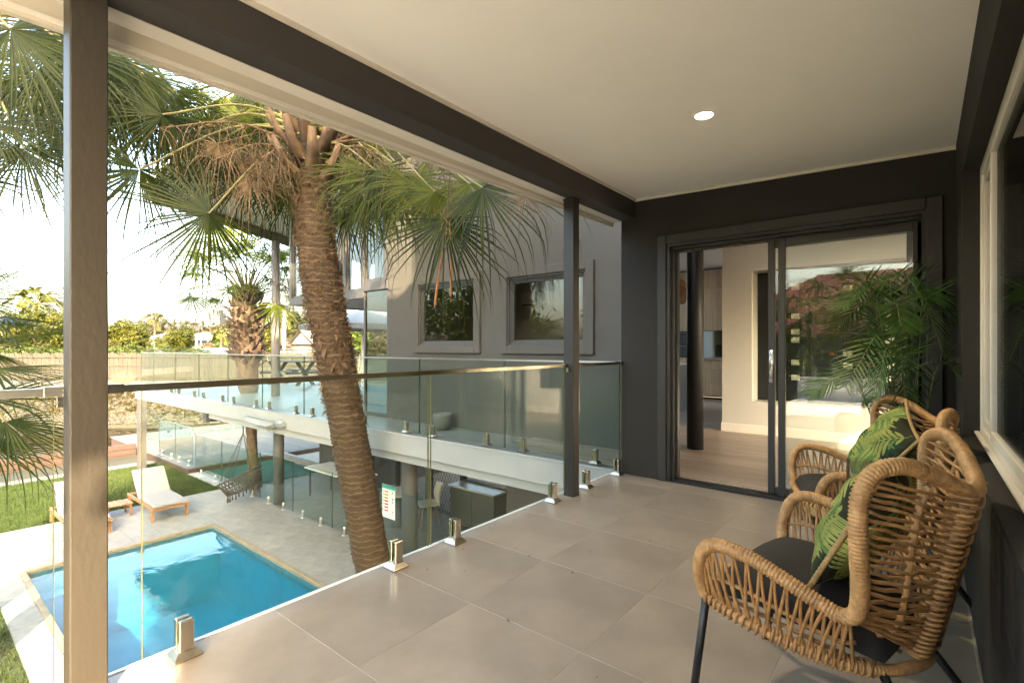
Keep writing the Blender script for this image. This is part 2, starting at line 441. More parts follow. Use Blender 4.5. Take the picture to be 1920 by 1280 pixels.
M['fibre'] = mat('palm_fibre', (.045, .024, .010), .9, c2=(.125, .072, .032), scale=12, island=.3)
M['trunk_grey'] = mat('boot_trunk', (.07, .045, .030), .85, c2=(.17, .115, .08), scale=6, bump=.004, bscale=30, island=.25)
M['plant_leaf'] = leaf('parlour_palm_leaf', (.020, .058, .014), (.065, .125, .032), .35, .22, 6.0)
M['plant_stem'] = mat('palm_stem', (.06, .085, .02), .5, var=.2, scale=12)
M['pot'] = mat('pale_pot', (.42, .50, .50), .35, var=.08, scale=5)
M['bark'] = mat('bark', (.11, .08, .055), .9, var=.35, scale=8, bump=.01, bscale=20)
M['tree_gold'] = leaf('golden_foliage', (.022, .031, .004), (.066, .064, .008), .55, .3, .35)
M['tree_green'] = leaf('green_foliage', (.020, .042, .008), (.065, .085, .016), .55, .3, .4)
M['tree_olive'] = leaf('olive_foliage', (.017, .020, .007), (.048, .043, .014), .6, .25, .12)
M['hill_leaf'] = leaf('hill_canopy', (.022, .022, .011), (.050, .040, .018), .7, .2, .03)
M['hedge'] = leaf('hedge_leaf', (.018, .034, .006), (.055, .066, .012), .6, .25, 1.0)
M['hill'] = mat('hill_ground', (.07, .065, .03), .95, var=.3, scale=.05)
M['bank'] = mat('grassy_bank', (.015, .0125, .0055), .95, c2=(.033, .027, .012), scale=.8, bump=.04, bscale=6)
M['rock'] = mat('bank_rock', (.018, .015, .010), .9, c2=(.046, .039, .027), scale=3, bump=.01, bscale=12, island=.25)
M['paling'] = mat('fence_paling', (.021, .017, .012), .9, c2=(.038, .031, .0225), scale=3, island=-.12, bump=.003, bscale=20, stretch=(4, 4, .4))
M['concrete'] = mat('pale_concrete', (.06, .058, .054), .85, var=.1, scale=1)
M['roof_metal'] = mat('pale_metal_roof', (.10, .108, .118), .5, var=.05, scale=2)
M['far_wall'] = mat('pale_house_wall', (.11, .108, .105), .8, var=.05, scale=.5)
M['cream_wall'] = mat('cream_house_wall', (.085, .076, .062), .8, var=.05, scale=.5)
M['far_glass'] = mat('far_window', (.06, .08, .10), .15, var=.2, scale=.2)
M['tower_grey'] = mat('tower_concrete', (.035, .036, .040), .8, var=.06, scale=.05)
M['tower_white'] = mat('tower_white', (.062, .062, .063), .8, var=.05, scale=.05)
M['red_tile'] = mat('terracotta_roof', (.20, .055, .035), .8, var=.3, scale=6, bump=.02, bscale=8)
M['shade_cloth'] = mat('shade_cloth', (.25, .25, .245), .8, var=.03)
M['van'] = mat('white_vehicle_paint', (.13, .13, .128), .3, var=.02)
M['tyre'] = mat('tyre', (.02, .02, .02), .8, var=.1)
# ============================================================ BALCONY
YB = 4.318                                 # end wall plane
XE, XR = -2.27, 0.167                      # open edge, house wall plane
Y_END = -1.12                              # balcony end behind the camera
ZP = -2.65                                 # pool terrace level

# floor slab with porcelain tiles
bf = MB().box(XE + .004, XR + .1, Y_END, YB + .02, -.24, -.0016).build('balcony_floor', M['grout']); tag(bf, kind='structure')
xs = [XE + .012, -1.62, -1.02, -.42, XR - .004]
ys = [1.077 + .6 * k for k in range(-4, 6)]
ys = [Y_END + .005] + [y for y in ys if y > Y_END + .1] + [YB - .003]
tile_cache = {}
def tile_piece(w, h, t, c, m, cache, nm):
    k = (nm, round(w, 3), round(h, 3))
    if k not in cache:
        cache[k] = MB().box(-w / 2, w / 2, -h / 2, h / 2, -t, 0, c).mesh(nm, m)
    return cache[k]
J = .0012
for a, b in zip(xs, xs[1:]):
    for c, d in zip(ys, ys[1:]):
        me = tile_piece(b - a - 2 * J, d - c - 2 * J, .009, .0012, M['tile'], tile_cache, 'tile')
        o = link('tile', me, bf, ((a + b) / 2, (c + d) / 2, random.uniform(-.0004, .0003)))
ed = MB().box(XE - .012, XE + .008, Y_END, YB, -.26, .003, .001).build('edge_trim', M['white_edge'], bf)
MB().box(XR - .008, XR - .001, -.7, YB, .0005, .007).build('sealant_bead', M['grout'], bf)

# unseen sun terrace, tiles made pale to bounce light to the ceiling; white parapet
tf = MB(); tf.box(XE + .004, 6.0, -4.6, Y_END - .003, -.24, -.006); tf = tf.build('sun_terrace', M['grout']); tag(tf, kind='structure')
yy_ = -4.58; terr_cache = {}
while yy_ < Y_END - .1:
    xx_ = XE + .012
    while xx_ < 5.9:
        y2 = min(yy_ + .6, Y_END - .004); me = tile_piece(.597, y2 - yy_ - .003, .009, .0012, M['bounce_tile'], terr_cache, 'tile'); link('tile', me, tf, (xx_ + .3, (yy_ + y2) / 2, 0)); xx_ += .6
    yy_ += .6
pw2 = thing('parapet_wall', 'low white parapet wall round the sun terrace behind the viewpoint', 'wall', (1.5, -4.7, 0))
q = MB(); q.box(XE, 6.0, -4.8, -4.601, -2.66, .45); q.build('wall', M['white'], pw2); q = MB(); q.box(XE - .02, 6.02, -4.83, -4.58, .451, .49, .004); q.build('capping', M['white'], pw2)

# end wall with the doorway
DX0, DX1, DZ = -1.835, .105, 2.172        # outside of the door surround
w = thing('end_wall', 'grey rendered wall darkened for shade around the sliding door at the balcony end', 'wall', (-1, YB, 0))
mb = MB()
mb.box(-2.195, DX0 + .05, YB, YB + .16, -.24, 2.62); mb.box(-2.195, -2.125, YB + .16, 5.30, -.24, 2.62)
mb.box(DX0 + .05, DX1 - .04, YB, YB + .16, DZ - .04, 2.62)
mb.box(DX1 - .04, XR + .4, YB, YB + .16, -.24, 2.62)
mb.build('wall', M['render'], w)

# sliding door
d = thing('sliding_door', 'black framed glass sliding door standing half open', 'door', ((DX0 + DX1) / 2, YB, 0))
mb = MB()
for (x0, x1, z0, z1) in ((DX0, DX0 + .085, 0, DZ), (DX1 - .085, DX1, 0, DZ), (DX0 + .085, DX1 - .085, DZ - .085, DZ)):
    mb.box(x0, x1, YB - .028, YB + .02, z0, z1, .006)
mb.build('surround', M['post_dark'], d)
mb = MB()
fx0, fx1, fz = DX0 + .085, DX1 - .085, DZ - .085
for k, (y0, y1, i) in enumerate(((YB - .012, YB + .03, .0), (YB + .03, YB + .075, .022), (YB + .075, YB + .13, .04))):
    mb.box(fx0 + i - .002, fx0 + i + .024, y0, y1, 0, fz)
    mb.box(fx1 - i - .024, fx1 - i + .002, y0, y1, 0, fz)
    mb.box(fx0 + i + .024, fx1 - i - .024, y0, y1, fz - i - .024, fz - i + .002)
mb.build('frame', M['alu_black'], d)
mb = MB()
for k in range(4): mb.box(fx0 + .04, fx1 - .04, YB + .004 + k * .034, YB + .016 + k * .034, .004, .020 - k * .002)
mb.box(fx0, fx1, YB - .02, YB + .14, .001, .006)
mb.build('track', M['alu_black'], d)
def door_leaf(nm, x0, x1, y, stile, label=None):
    p = MB()
    p.box(x0, x0 + stile, y, y + .035, .018, fz - .065, .003); p.box(x1 - stile, x1, y, y + .035, .018, fz - .065, .003)
    p.box(x0 + stile, x1 - stile, y, y + .035, .018, .075, .003); p.box(x0 + stile, x1 - stile, y, y + .035, fz - .12, fz - .065, .003)
    o = p.build(nm, M['alu_black'], d)
    MB().box(x0 + stile - .004, x1 - stile + .004, y + .014, y + .020, .07, fz - .115).build('pane', M['glass_clear'], o)
    return o
sl = door_leaf('sliding_leaf', -.955, -.035, YB + .078, .050)
fxd = door_leaf('fixed_leaf', -.872, .0, YB + .030, .050)
hb = MB(); hb.tube(catmull([(-.93, YB + .076, .94), (-.93, YB + .048, .95), (-.93, YB + .044, 1.03), (-.93, YB + .05, 1.11), (-.93, YB + .076, 1.12)], 6), .007, 8)
hb.box(-.945, -.915, YB + .070, YB + .0765, .90, 1.16, .002); hb.build('handle', M['chrome'], sl, True)

# house wall on the right with the window opening
YJ, ZS, ZH = 3.615, .70, 2.12
YN = -.80
w = thing('house_wall', 'grey rendered side wall darkened for shade with deep window sill beside the wicker chairs', 'wall', (XR, 1.5, 0))
mb = MB()
mb.box(XR, XR + .30, YJ, YB, -.24, 2.62)
mb.box(XR, XR + .30, YN, YJ, ZH, 2.62)
mb.box(XR, XR + .30, YN, YN + .25, -.24, ZH)
y0, y1 = YN + .25, YJ
mb.add([(XR, y0, -.24), (XR + .3, y0, -.24), (XR + .3, y1, -.24), (XR, y1, -.24), (XR, y0, ZS), (XR + .3, y0, ZS + .04), (XR + .3, y1, ZS + .04), (XR, y1, ZS)],
       [(3, 2, 1, 0), (4, 5, 6, 7), (0, 1, 5, 4), (1, 2, 6, 5), (2, 3, 7, 6), (3, 0, 4, 7)])
mb.build('wall', M['render'], w)
# white sliding window in it
pt_ = thing('room_wall', 'plain inner wall of the room behind the right hand window', 'wall', (2, 1, 0))
q = MB(); q.box(2.2, 2.3, YN + .25, YB, -.2, 2.62); q.box(XR + .3, 2.2, YN, YN + .24, -.2, 2.62); q.build('wall', M['int_white'], pt_)
wd = thing('sliding_window', 'white aluminium framed window in the darkened wall at right', 'window', (.25, 1.6, ZS))
xw = .235
mb = MB()
mb.box(xw, xw + .05, YJ - .045, YJ - .001, ZS + .032, ZH - .001, .003); mb.box(xw, xw + .05, YN + .26, YN + .30, ZS + .032, ZH - .001, .003)
mb.box(xw, xw + .05, YN + .30, YJ - .045, ZS + .032, ZS + .065, .003); mb.box(xw, xw + .05, YN + .30, YJ - .045, ZH - .045, ZH - .001, .003)
mb.box(xw - .022, xw - .001, YN + .30, YJ - .002, ZS + .028, ZS + .040, .002)
mb.build('frame', M['alu_white'], wd)
for k, (a, b, dx) in enumerate(((3.02, YJ - .05, .012), (1.98, 3.06, -.004), (.9, 2.02, .012), (-.30, .95, -.004))):
    q = MB(); x = xw + dx
    q.box(x, x + .026, a, a + .042, ZS + .07, ZH - .05, .002); q.box(x, x + .026, b - .042, b, ZS + .07, ZH - .05, .002)
    q.box(x, x + .026, a + .042, b - .042, ZS + .07, ZS + .112, .002); q.box(x, x + .026, a + .042, b - .042, ZH - .092, ZH - .05, .002)
    s_ = q.build('sash', M['alu_white'], wd)
    MB().box(x + .010, x + .015, a + .038, b - .038, ZS + .108, ZH - .088).build('pane', M['glass_clear'], s_)
# blind hanging inside it
bl = thing('roller_blind', 'grey brown blind hanging inside the right hand window', 'blind', (.42, 1.6, .7))
mb = MB()
for k in range(36):
    y = -.3 + k * .11; mb.box(.42 + .008 * (k % 2), .428 + .008 * (k % 2), y, y + .112, .75, 2.3)
mb.build('fabric', mat('blind_fabric', (.22, .195, .165), .85, var=.08, scale=3, bump=.001, bscale=80), bl)

# ceiling, beam, eave
cl = MB()
zl, zr = 2.543, 2.474
cl.add([(-2.06, Y_END, zl), (XR + .05, Y_END, zr), (XR + .05, YB + .02, zr), (-2.06, YB + .02, zl), (-2.06, Y_END, zl + .05), (XR + .05, Y_END, zr + .05), (XR + .05, YB + .02, zr + .05), (-2.06, YB + .02, zl + .05)],
       [(3, 2, 1, 0), (4, 5, 6, 7), (0, 1, 5, 4), (1, 2, 6, 5), (2, 3, 7, 6), (3, 0, 4, 7)])
ceil = cl.build('balcony_ceiling', M['ceiling']); tag(ceil, kind='structure')
q = MB(); h = .022
q.add([(-2.049, YB - .012, zl - h), (XR, YB - .012, zr - h), (XR, YB, zr - h), (-2.049, YB, zl - h), (-2.049, YB - .012, zl), (XR, YB - .012, zr), (XR, YB, zr), (-2.049, YB, zl)],
      [(3, 2, 1, 0), (4, 5, 6, 7), (0, 1, 5, 4), (1, 2, 6, 5), (2, 3, 7, 6), (3, 0, 4, 7)])
q.box(-2.05, -2.038, Y_END, YB - .012, zl - h, zl)
q.build('cornice', M['fascia'], ceil)
b = MB().box(-2.2, -2.05, Y_END, YB, 2.365, 2.60, .004).build('roof_beam', M['beam']); tag(b, 'long dark charcoal beam running under the white balcony ceiling', 'beam')
e = thing('eave', 'cream white eave with soffit and fascia above the balustrade', 'eave', (-2.28, 1.6, 2.3))
MB().box(-2.292, -2.2, Y_END, YB + .02, 2.364, 2.385).build('soffit', M['white'], e)
q = MB(); za, zb = 2.262, 2.335
q.add([(-2.318, Y_END, za - .02), (-2.292, Y_END, za - .02), (-2.292, YB + .03, zb), (-2.318, YB + .03, zb), (-2.318, Y_END, 2.66), (-2.292, Y_END, 2.66), (-2.292, YB + .03, 2.66), (-2.318, YB + .03, 2.66)],
      [(3, 2, 1, 0), (4, 5, 6, 7), (0, 1, 5, 4), (1, 2, 6, 5), (2, 3, 7, 6), (3, 0, 4, 7)])
q.build('fascia', M['fascia'], e)
q = MB(); q.add([(-2.302, Y_END, za - .005), (-2.286, Y_END, za - .005), (-2.286, YB + .025, zb + .012), (-2.302, YB + .025, zb + .012), (-2.302, Y_END, za + .012), (-2.286, Y_END, za + .012), (-2.286, YB + .025, zb + .028), (-2.302, YB + .025, zb + .028)],
      [(3, 2, 1, 0), (4, 5, 6, 7), (0, 1, 5, 4), (1, 2, 6, 5), (2, 3, 7, 6), (3, 0, 4, 7)])
q.build('drip_strip', M['white'], e)
# roof over the balcony and upper storey of the house (unseen, its blocks sized to cast shade)
hs = thing('house_roof', 'flat roof and unseen upper storey above the balcony sized to cast shade', 'roof', (1.5, 3, 2.66))
mb = MB(); mb.box(-2.33, XR + .5, Y_END - .02, YB + .1, 2.66, 2.78); mb.build('balcony_roof', M['alu_grey'], hs)
mb = MB(); mb.box(.3, 3.0, 1.01, 5.2, 2.79, 9.0); mb.box(.3, 3.0, .35, 1.01, 2.79, 6.73); mb.box(.3, 3.0, YN, .35, 2.79, 7.2); mb.build('shading_storey', M['render_wing'], hs)
# downlight
dl = thing('downlight', 'round white recessed downlight glowing in the balcony ceiling', 'light', (-.97, 2.93, 2.51))
zc = zl + (zr - zl) * ((-.97 + 2.05) / 2.217)
q = MB(); q.lathe([(.046, zc - .004), (.050, zc - .007), (.062, zc - .006), (.066, zc - .001), (.066, zc + .004)], 32, (-.97, 2.93, 0), False); q.build('trim', M['white'], dl, True)
q = MB(); q.lathe([(.0001, zc - .003), (.047, zc - .003)], 32, (-.97, 2.93, 0), False); q.build('diffuser', emit('lamp_diffuser', (1, .86, .68), 6.0), dl)
ld = bpy.data.lights.new('downlight_lamp', 'SPOT'); ld.energy = 8; ld.color = (1, .82, .6); ld.spot_size = R(150); ld.spot_blend = .8; ld.shadow_soft_size = .05
lo = bpy.data.objects.new('lamp', ld); col.objects.link(lo); lo.location = Vector((-.97, 2.93, zc - .03)) - WORLD[dl.name]; lo.parent = dl

# posts
p = thing('near_post', 'square brown post in the left foreground with sunlit lower half', 'post', (-2.18, .405, 0))
MB().box(-2.23, -2.13, .356, .455, 0, 2.3655, .004).build('shaft', M['post'], p)
p = thing('far_post', 'slim dark square post near the end wall', 'post', (-2.175, 3.416, 0))
MB().box(-2.222, -2.128, 3.373, 3.46, 0, 2.3655, .003).build('shaft', M['post_dark'], p)
q = MB(); q.box(-2.225, -2.125, 3.37, 3.463, 2.345, 2.364, .002); q.build('head_plate', M['post_dark'], p)

# balustrades: glass panels in spigots with a slim rail
def spigot_mesh():
    q = MB()
    q.box(-.05, .05, -.05, .05, 0, .012, .003)
    # sloped cover plate
    b0, b1 = .046, .030
    q.add([(-b0, -b0, .012), (b0, -b0, .012), (b0, b0, .012), (-b0, b0, .012), (-b1, -b1, .03), (b1, -b1, .03), (b1, b1, .03), (-b1, b1, .03)],
          [(4, 5, 6, 7), (0, 1, 5, 4), (1, 2, 6, 5), (2, 3, 7, 6), (3, 0, 4, 7)])
    for s in (-1, 1):
        x0, x1 = sorted((s * .0075, s * .029)); q.box(x0, x1, -.025, .025, .028, .145, .004)
    q.box(-.0075, .0075, -.023, .023, .028, .042)
    return q.mesh('spigot', M['steel'])
SPIG = spigot_mesh()
def gpanel(parent, axis, c, a, b, z0, z1, gm, em=None):
    q = MB(); t = .006
    if axis == 'y': q.box(c - t, c + t, a, b, z0, z1)
    else: q.box(a, b, c - t, c + t, z0, z1)
    g = q.build('glass_panel', gm, parent)
    t = .0058; k = .0012
    for s in (a - k, b):
        q = MB()
        if axis == 'y': q.box(c - t, c + t, s, s + k, z0, z1)
        else: q.box(s, s + k, c - t, c + t, z0, z1)
        q.build('polished_edge', em or M['glass_edge_dark'], g)
    return g
XG = -2.19
runs = [
    ('glass balustrade with bright rail left of the near post', -1.05, .345, [(-1.05, .325)], [-.75, -.05], M['bright_rail'], True),
    ('glass balustrade between the two posts with bronze toned rail', .465, 3.365, [(.565, 1.925), (1.945, 3.335)], [.70, 1.70, 2.14, 3.18], M['rail'], True),
    ('short glass balustrade between far post and end wall', 3.47, YB, [(3.53, 4.285)], [3.67, 4.225], M['rail'], False)]
for lab, a, b, panes, sp, rm, br in runs:
    t = thing('glass_balustrade', lab, 'balustrade', (XG, (a + b) / 2, 0), group='glass balustrades along the balcony edge')
    for (p0, p1) in panes: gpanel(t, 'y', XG, p0, p1, .045, 1.03, M['glass'], M['glass_edge'])
    for y in sp:
        link('spigot', SPIG, t, (XG, y, .001))
    MB().box(XG - .0125, XG + .0125, a + .004, b - .004, 1.022, 1.048, .002).build('handrail', rm, t)
    q = MB(); e0 = [(b - .045, b)] + ([(a, a + .045)])
    for y0, y1 in e0: MB().box(XG - .016, XG + .016, y0, y1, 1.018, 1.052, .002).build('rail_bracket', rm, t)
    if br:
        q = MB(); y = b - .012; q.box(XG + .004, XG + .03, y - .004, y + .012, .985, 1.02, .002); q.build('fixing_clip', M['steel'], t)
# ============================================================ INTERIOR BEHIND THE SLIDING DOOR
IF = .015
fl = MB().box(-2.12, 3.0, YB + .162, 5.37, -.2, IF - .012).box(-6.78, 3.0, 5.371, 12.2, -.2, IF - .012).build('interior_floor', M['dark_room']); tag(fl, kind='structure')
bw, bl_ = .18, 1.6
cache = {}
yy = YB + .17; r = 0
while yy < 7.33:
    x = -2.9 - (r * .53) % 1.1
    while x < 2.0:
        x1 = min(x + bl_, 2.4)
        me = tile_piece(x1 - x - .002, bw - .002, .011, .0008, M['floor_wood'], cache, 'plank')
        link('plank', me, fl, ((x + x1) / 2, yy + bw / 2, IF)); x = x1
    yy += bw; r += 1
while yy < 11.6:
    x = -5.6 - (r * .53) % 1.1
    while x < -2.25:
        x1 = min(x + bl_, -2.2)
        if x1 - x > .1:
            me = tile_piece(x1 - x - .002, bw - .002, .011, .0008, M['floor_wood'], cache, 'plank')
            link('plank', me, fl, ((x + x1) / 2, yy + bw / 2, IF))
        x = x1
    yy += bw; r += 1
ic = MB(); ic.box(-2.12, 3.2, YB + .162, 5.37, 2.96, 3.1); ic.box(-6.78, 3.2, 5.371, 9.3, 2.96, 3.1); ic.box(-4.95, 3.2, 9.3, 12.2, 2.96, 3.1); ic.box(-6.78, -4.95, 11.3, 12.2, 2.96, 3.1); ic = ic.build('interior_ceiling', M['int_white']); tag(ic, kind='structure')  # unseen gap left at one corner as a skylight to brighten the kitchen
# feature wall with recess for the wine rack
YW = 7.33
nx0, nx1, nz0, nz1 = -1.787, .95, .452, 2.215
w = thing('feature_wall', 'white interior wall with dark recessed wine display', 'wall', (-.5, YW, 0))
mb = MB()
mb.box(-2.176, nx0, YW, YW + .42, IF, 2.96); mb.box(nx0, nx1, YW, YW + .42, IF, nz0); mb.box(nx0, nx1, YW, YW + .42, nz1, 2.96); mb.box(nx1, 2.9, YW, YW + .42, IF, 2.96)
mb.build('wall', M['int_white'], w)
mb = MB(); mb.box(-2.19, 2.9, YW - .014, YW - .001, IF, .135, .003); mb.build('skirting', M['white'], w)
mb = MB(); mb.box(nx0, nx1, YW + .30, YW + .34, nz0, nz1); mb.build('recess_back', M['black'], w)
mb = MB(); mb.box(nx0 + .05, nx1, YW + .035, YW + .041, nz0, nz1); mb.build('display_glass', M['glass_clear'], w)
# bottles lying in the rack
rk = thing('wine_rack', 'black peg rack inside the recessed wine display', 'rack', (-.4, YW + .25, nz0))
mb = MB()
for k in range(7):
    x = -1.45 + k * .34
    mb.box(x - .006, x + .006, YW + .28, YW + .292, nz0, nz1)
mb.build('rail', M['black'], rk)
def bottle_meshes():
    prof = [(.0, 0), (.034, .002), (.037, .01), (.037, .19), (.030, .215), (.016, .235), (.0142, .25), (.0142, .30)]
    b = MB().lathe([(max(r_, .0005), z) for r_, z in prof], 14); bm = b.mesh('bottle', M['bottle'], True)
    l_ = MB().lathe([(.0376, .055), (.0376, .15)], 14, cap=False).mesh('paper_label', M['paper'], True)
    f1 = MB().lathe([(.0152, .25), (.0155, .302), (.006, .304)], 12).mesh('foil', M['foil_red'], True)
    f2 = MB().lathe([(.0152, .25), (.0155, .302), (.006, .304)], 12).mesh('foil', M['foil_dark'], True)
    return bm, l_, f1, f2
BM, LM, F1, F2 = bottle_meshes()
rows = [(-1.20, .78), (-1.20, .98), (-1.20, 1.28), (-1.20, 1.385), (-1.20, 1.595), (-1.20, 1.98),
        (-.62, .95), (-.62, 1.10), (-.62, 1.935), (-.20, .80), (-.20, .95), (-.20, 1.10), (-.20, 1.26), (-.20, 1.42), (-.20, 1.58), (-.20, 1.74), (-.20, 1.90), (.12, 1.26), (.12, 1.58)]
ordn = ['lowest', 'second lowest', 'third from bottom', 'fourth from bottom', 'fifth from bottom', 'sixth from bottom', 'seventh from bottom', 'topmost']
cols_ = sorted(set(x for x, _ in rows)); cn = {c: n for c, n in zip(cols_, ('leftmost', 'second', 'third', 'rightmost'))}
for i, (x, z) in enumerate(rows):
    same = sorted(z2 for x2, z2 in rows if x2 == x); k = same.index(z)
    on = ordn[k] if k < len(same) - 1 else 'topmost'
    t = thing('wine_bottle', f'wine bottle lying {on} in the {cn[x]} column of the wine display', 'bottle', (x, YW + .22, z), group='bottles lying in the wine display', world=False)
    t.rotation_euler = (0, R(-90), R(random.uniform(-2, 2)))
    link('body', BM, t); lab = link('label_paper', LM, t); link('foil_cap', F1 if random.random() < .5 else F2, t)
# round black column
c_ = thing('column', 'round black steel column standing inside the open doorway', 'column', (-2.03, 5.83, 0))
q = MB(); q.lathe([(.092, IF), (.092, 2.96)], 36, (-2.03, 5.83, 0)); q.build('shaft', mat('black_column_paint', (.016, .016, .017), .5, var=.05), c_, True)
# kitchen joinery
YK = 11.6
k_ = thing('kitchen_cabinets', 'oak veneer kitchen cabinets along the far wall inside', 'cabinet', (-4, YK, 0))
def panel(x0, x1, z0, z1, y=YK, nm='cabinet_door', m=None):
    MB().box(x0 + .002, x1 - .002, y, y + .02, z0 + .002, z1 - .002, .001).build(nm, m or M['oak'], k_)
X0 = -6.2; xx = [-6.2, -5.75, -5.3, -4.85, -4.40, -4.0, -3.58, -3.13, -2.7]
for a, b in zip(xx, xx[1:]):
    panel(a, b, 2.52, 2.93); panel(a, b, 1.56, 2.52)
for a, b in ((-4.2, -3.58), (-3.58, -2.7)):
    panel(a, b, .10, .37, nm='drawer_front'); panel(a, b, .37, .68, nm='drawer_front'); panel(a, b, .68, .90, nm='drawer_front')
panel(-6.2, -4.9, .10, 1.55); panel(-4.9, -4.2, .10, .95)
MB().box(-6.2, -2.7, YK + .021, YK + .6, .1, 2.95).build('carcass', M['dark_room'], k_)
MB().box(-4.2, -2.7, YK - .03, YK + .3, .905, .94, .002).build('benchtop', M['stone_top'], k_)
MB().box(-4.19, -2.7, YK + .006, YK + .02, .945, 1.55).build('splashback', M['mirror_splash'], k_)
ov = thing('wall_oven', 'black built in oven with steel handle bars in the oak cabinets', 'oven', (-4.55, YK, .96))
MB().box(-4.88, -4.21, YK - .012, YK + .018, .965, 1.24, .003).build('oven_door', M['oven'], ov); MB().box(-4.88, -4.21, YK - .012, YK + .018, 1.25, 1.54, .003).build('microwave_door', M['oven'], ov)
q = MB(); q.tube([(-4.85, YK - .04, 1.215), (-4.24, YK - .04, 1.215)], .009, 8); q.tube([(-4.85, YK - .04, 1.515), (-4.24, YK - .04, 1.515)], .009, 8); q.build('handle', M['chrome'], ov, True)
isl = thing('kitchen_island', 'black kitchen island with pale stone top seen through the doorway', 'counter', (-4.2, 9.3, 0))
MB().box(-5.4, -3.42, 8.75, 9.9, IF, .86).build('base', M['black'], isl); MB().box(-5.45, -3.38, 8.70, 9.95, .862, .905, .003).build('benchtop', M['stone_top'], isl)
pn = thing('pendant_lamp', 'woven rattan pendant lamp hanging in the kitchen', 'lamp', (-3.66, 9.6, 2.2))
q = MB(); px, py = -3.66, 9.6
for k in range(17):
    t = k / 16; z = 2.03 + .46 * t; r_ = .21 * math.sin(math.pi * (.12 + .80 * t)) ** .8
    q.tube([(px + r_ * math.cos(a), py + r_ * math.sin(a), z) for a in [2 * math.pi * j / 24 for j in range(25)]], .009, 5, False)
for j in range(20):
    a = 2 * math.pi * j / 20
    q.tube([(px + .205 * math.sin(math.pi * (.12 + .80 * t)) ** .8 * math.cos(a), py + .205 * math.sin(math.pi * (.12 + .80 * t)) ** .8 * math.sin(a), 2.03 + .46 * t) for t in [i / 10 for i in range(11)]], .005, 5, False)
q.build('shade', M['rattan_lamp'], pn, True)
q = MB(); q.tube([(px, py, 2.49), (px, py, 2.96)], .006, 6); q.build('cord', M['black'], pn)
# enclosing inner walls; the east side is a long window that lets the daylight in
w = thing('inner_walls', 'plain white inner walls of the living room and kitchen', 'wall', (0, 9, 0))
mb = MB(); mb.box(-7.0, -2.2, 12.2, 12.35, IF, 2.96); mb.box(-2.75, -2.6, 7.75, 12.2, IF, 2.96) if False else None
mb.box(-6.85, -4.75, 8.0, 8.12, IF, 2.96); mb.box(2.9, 3.0, YW + .4, 12.2, IF, 2.96); mb.box(2.9, 3.0, 4.5, YW, IF, 1.2); mb.box(2.9, 3.0, 4.5, YW, 2.6, 2.96)
mb.box(-2.2, 3.0, 12.2, 12.35, IF, .5); mb.box(-2.2, 3.0, 12.2, 12.35, 2.7, 2.96); mb.box(XR + .4, 3.0, YB + .0, YB + .16, -.2, 3.0)
mb.build('wall', M['int_white'], w)
ac = thing('air_conditioner', 'white wall air conditioner seen through the wing window', 'appliance', (-5.75, 7.9, 2.1))
q = MB(); q.box(-6.15, -5.45, 7.80, 7.999, 1.98, 2.26, .03); q.build('body', M['white'], ac); q = MB(); q.box(-6.1, -5.5, 7.79, 7.80, 1.99, 2.02); q.build('louvre', M['alu_grey'], ac)
# ============================================================ WING OF THE HOUSE, WALKWAY, UPPER DECK
YV = 5.22
XL = -6.93
def wall_with_holes(mb, x0, x1, z0, z1, y0, y1, holes):
    xs_ = sorted(set([x0, x1] + [h[0] for h in holes] + [h[1] for h in holes]))
    zs_ = sorted(set([z0, z1] + [h[2] for h in holes] + [h[3] for h in holes]))
    for a, b in zip(xs_, xs_[1:]):
        run = None
        for c, d in zip(zs_, zs_[1:]):
            cx, cz = (a + b) / 2, (c + d) / 2
            solid = not any(h[0] < cx < h[1] and h[2] < cz < h[3] for h in holes)
            if solid: run = (run[0], d) if run else (c, d)
            if (not solid or d == z1) and run:
                mb.box(a, b, y0, y1, run[0], run[1]); run = None
W1 = (-6.13, -4.92, 1.20, 2.15); W2 = (-4.32, -3.10, 1.20, 2.11)
wg = thing('wing_wall', 'grey rendered wing wall with two framed windows above the walkway', 'wall', (-4.5, YV, 0))
mb = MB(); wall_with_holes(mb, XL, -2.196, -.02, 4.6, YV, YV + .14, [W1, W2]); mb.build('wall', M['render_wing'], wg)
mb = MB(); mb.box(XL, XL + .14, YV + .14, 8.2, -.02, 4.6); mb.build('return_wall', M['render_wing'], wg)
for k, (W, lab) in enumerate(((W1, 'grey framed wing window left of the far post, behind hanging palm frond'), (W2, 'grey framed wing window partly hidden by the far post'))):
    t = thing('wing_window', lab, 'window', ((W[0] + W[1]) / 2, YV, W[2]), group='framed windows of the grey wing')
    a, b, c, d_ = W; q = MB(); s = .105
    for (x0, x1, z0, z1) in ((a - s, a, c - s, d_ + s), (b, b + s, c - s, d_ + s), (a, b, c - s, c), (a, b, d_, d_ + s)):
        q.box(x0, x1, YV - .045, YV + .01, z0, z1, .006)
    q.build('surround', M['render_wing'], t)
    for j, (ins, y0, y1) in enumerate(((0, YV - .02, YV + .03), (.025, YV + .005, YV + .045), (.05, YV + .02, YV + .06))):
        q = MB(); a2, b2, c2, d2 = a + ins, b - ins, c + ins, d_ - ins; w_ = .027
        for (x0, x1, z0, z1) in ((a2, a2 + w_, c2, d2), (b2 - w_, b2, c2, d2), (a2 + w_, b2 - w_, c2, c2 + w_), (a2 + w_, b2 - w_, d2 - w_, d2)):
            q.box(x0, x1, y0, y1, z0, z1, .002)
        q.build('frame' if j < 2 else 'sash', M['alu_grey'], t)
    MB().box(a + .07, b - .07, YV + .035, YV + .042, c + .07, d_ - .07).build('pane', M['glass_mirror'], t)
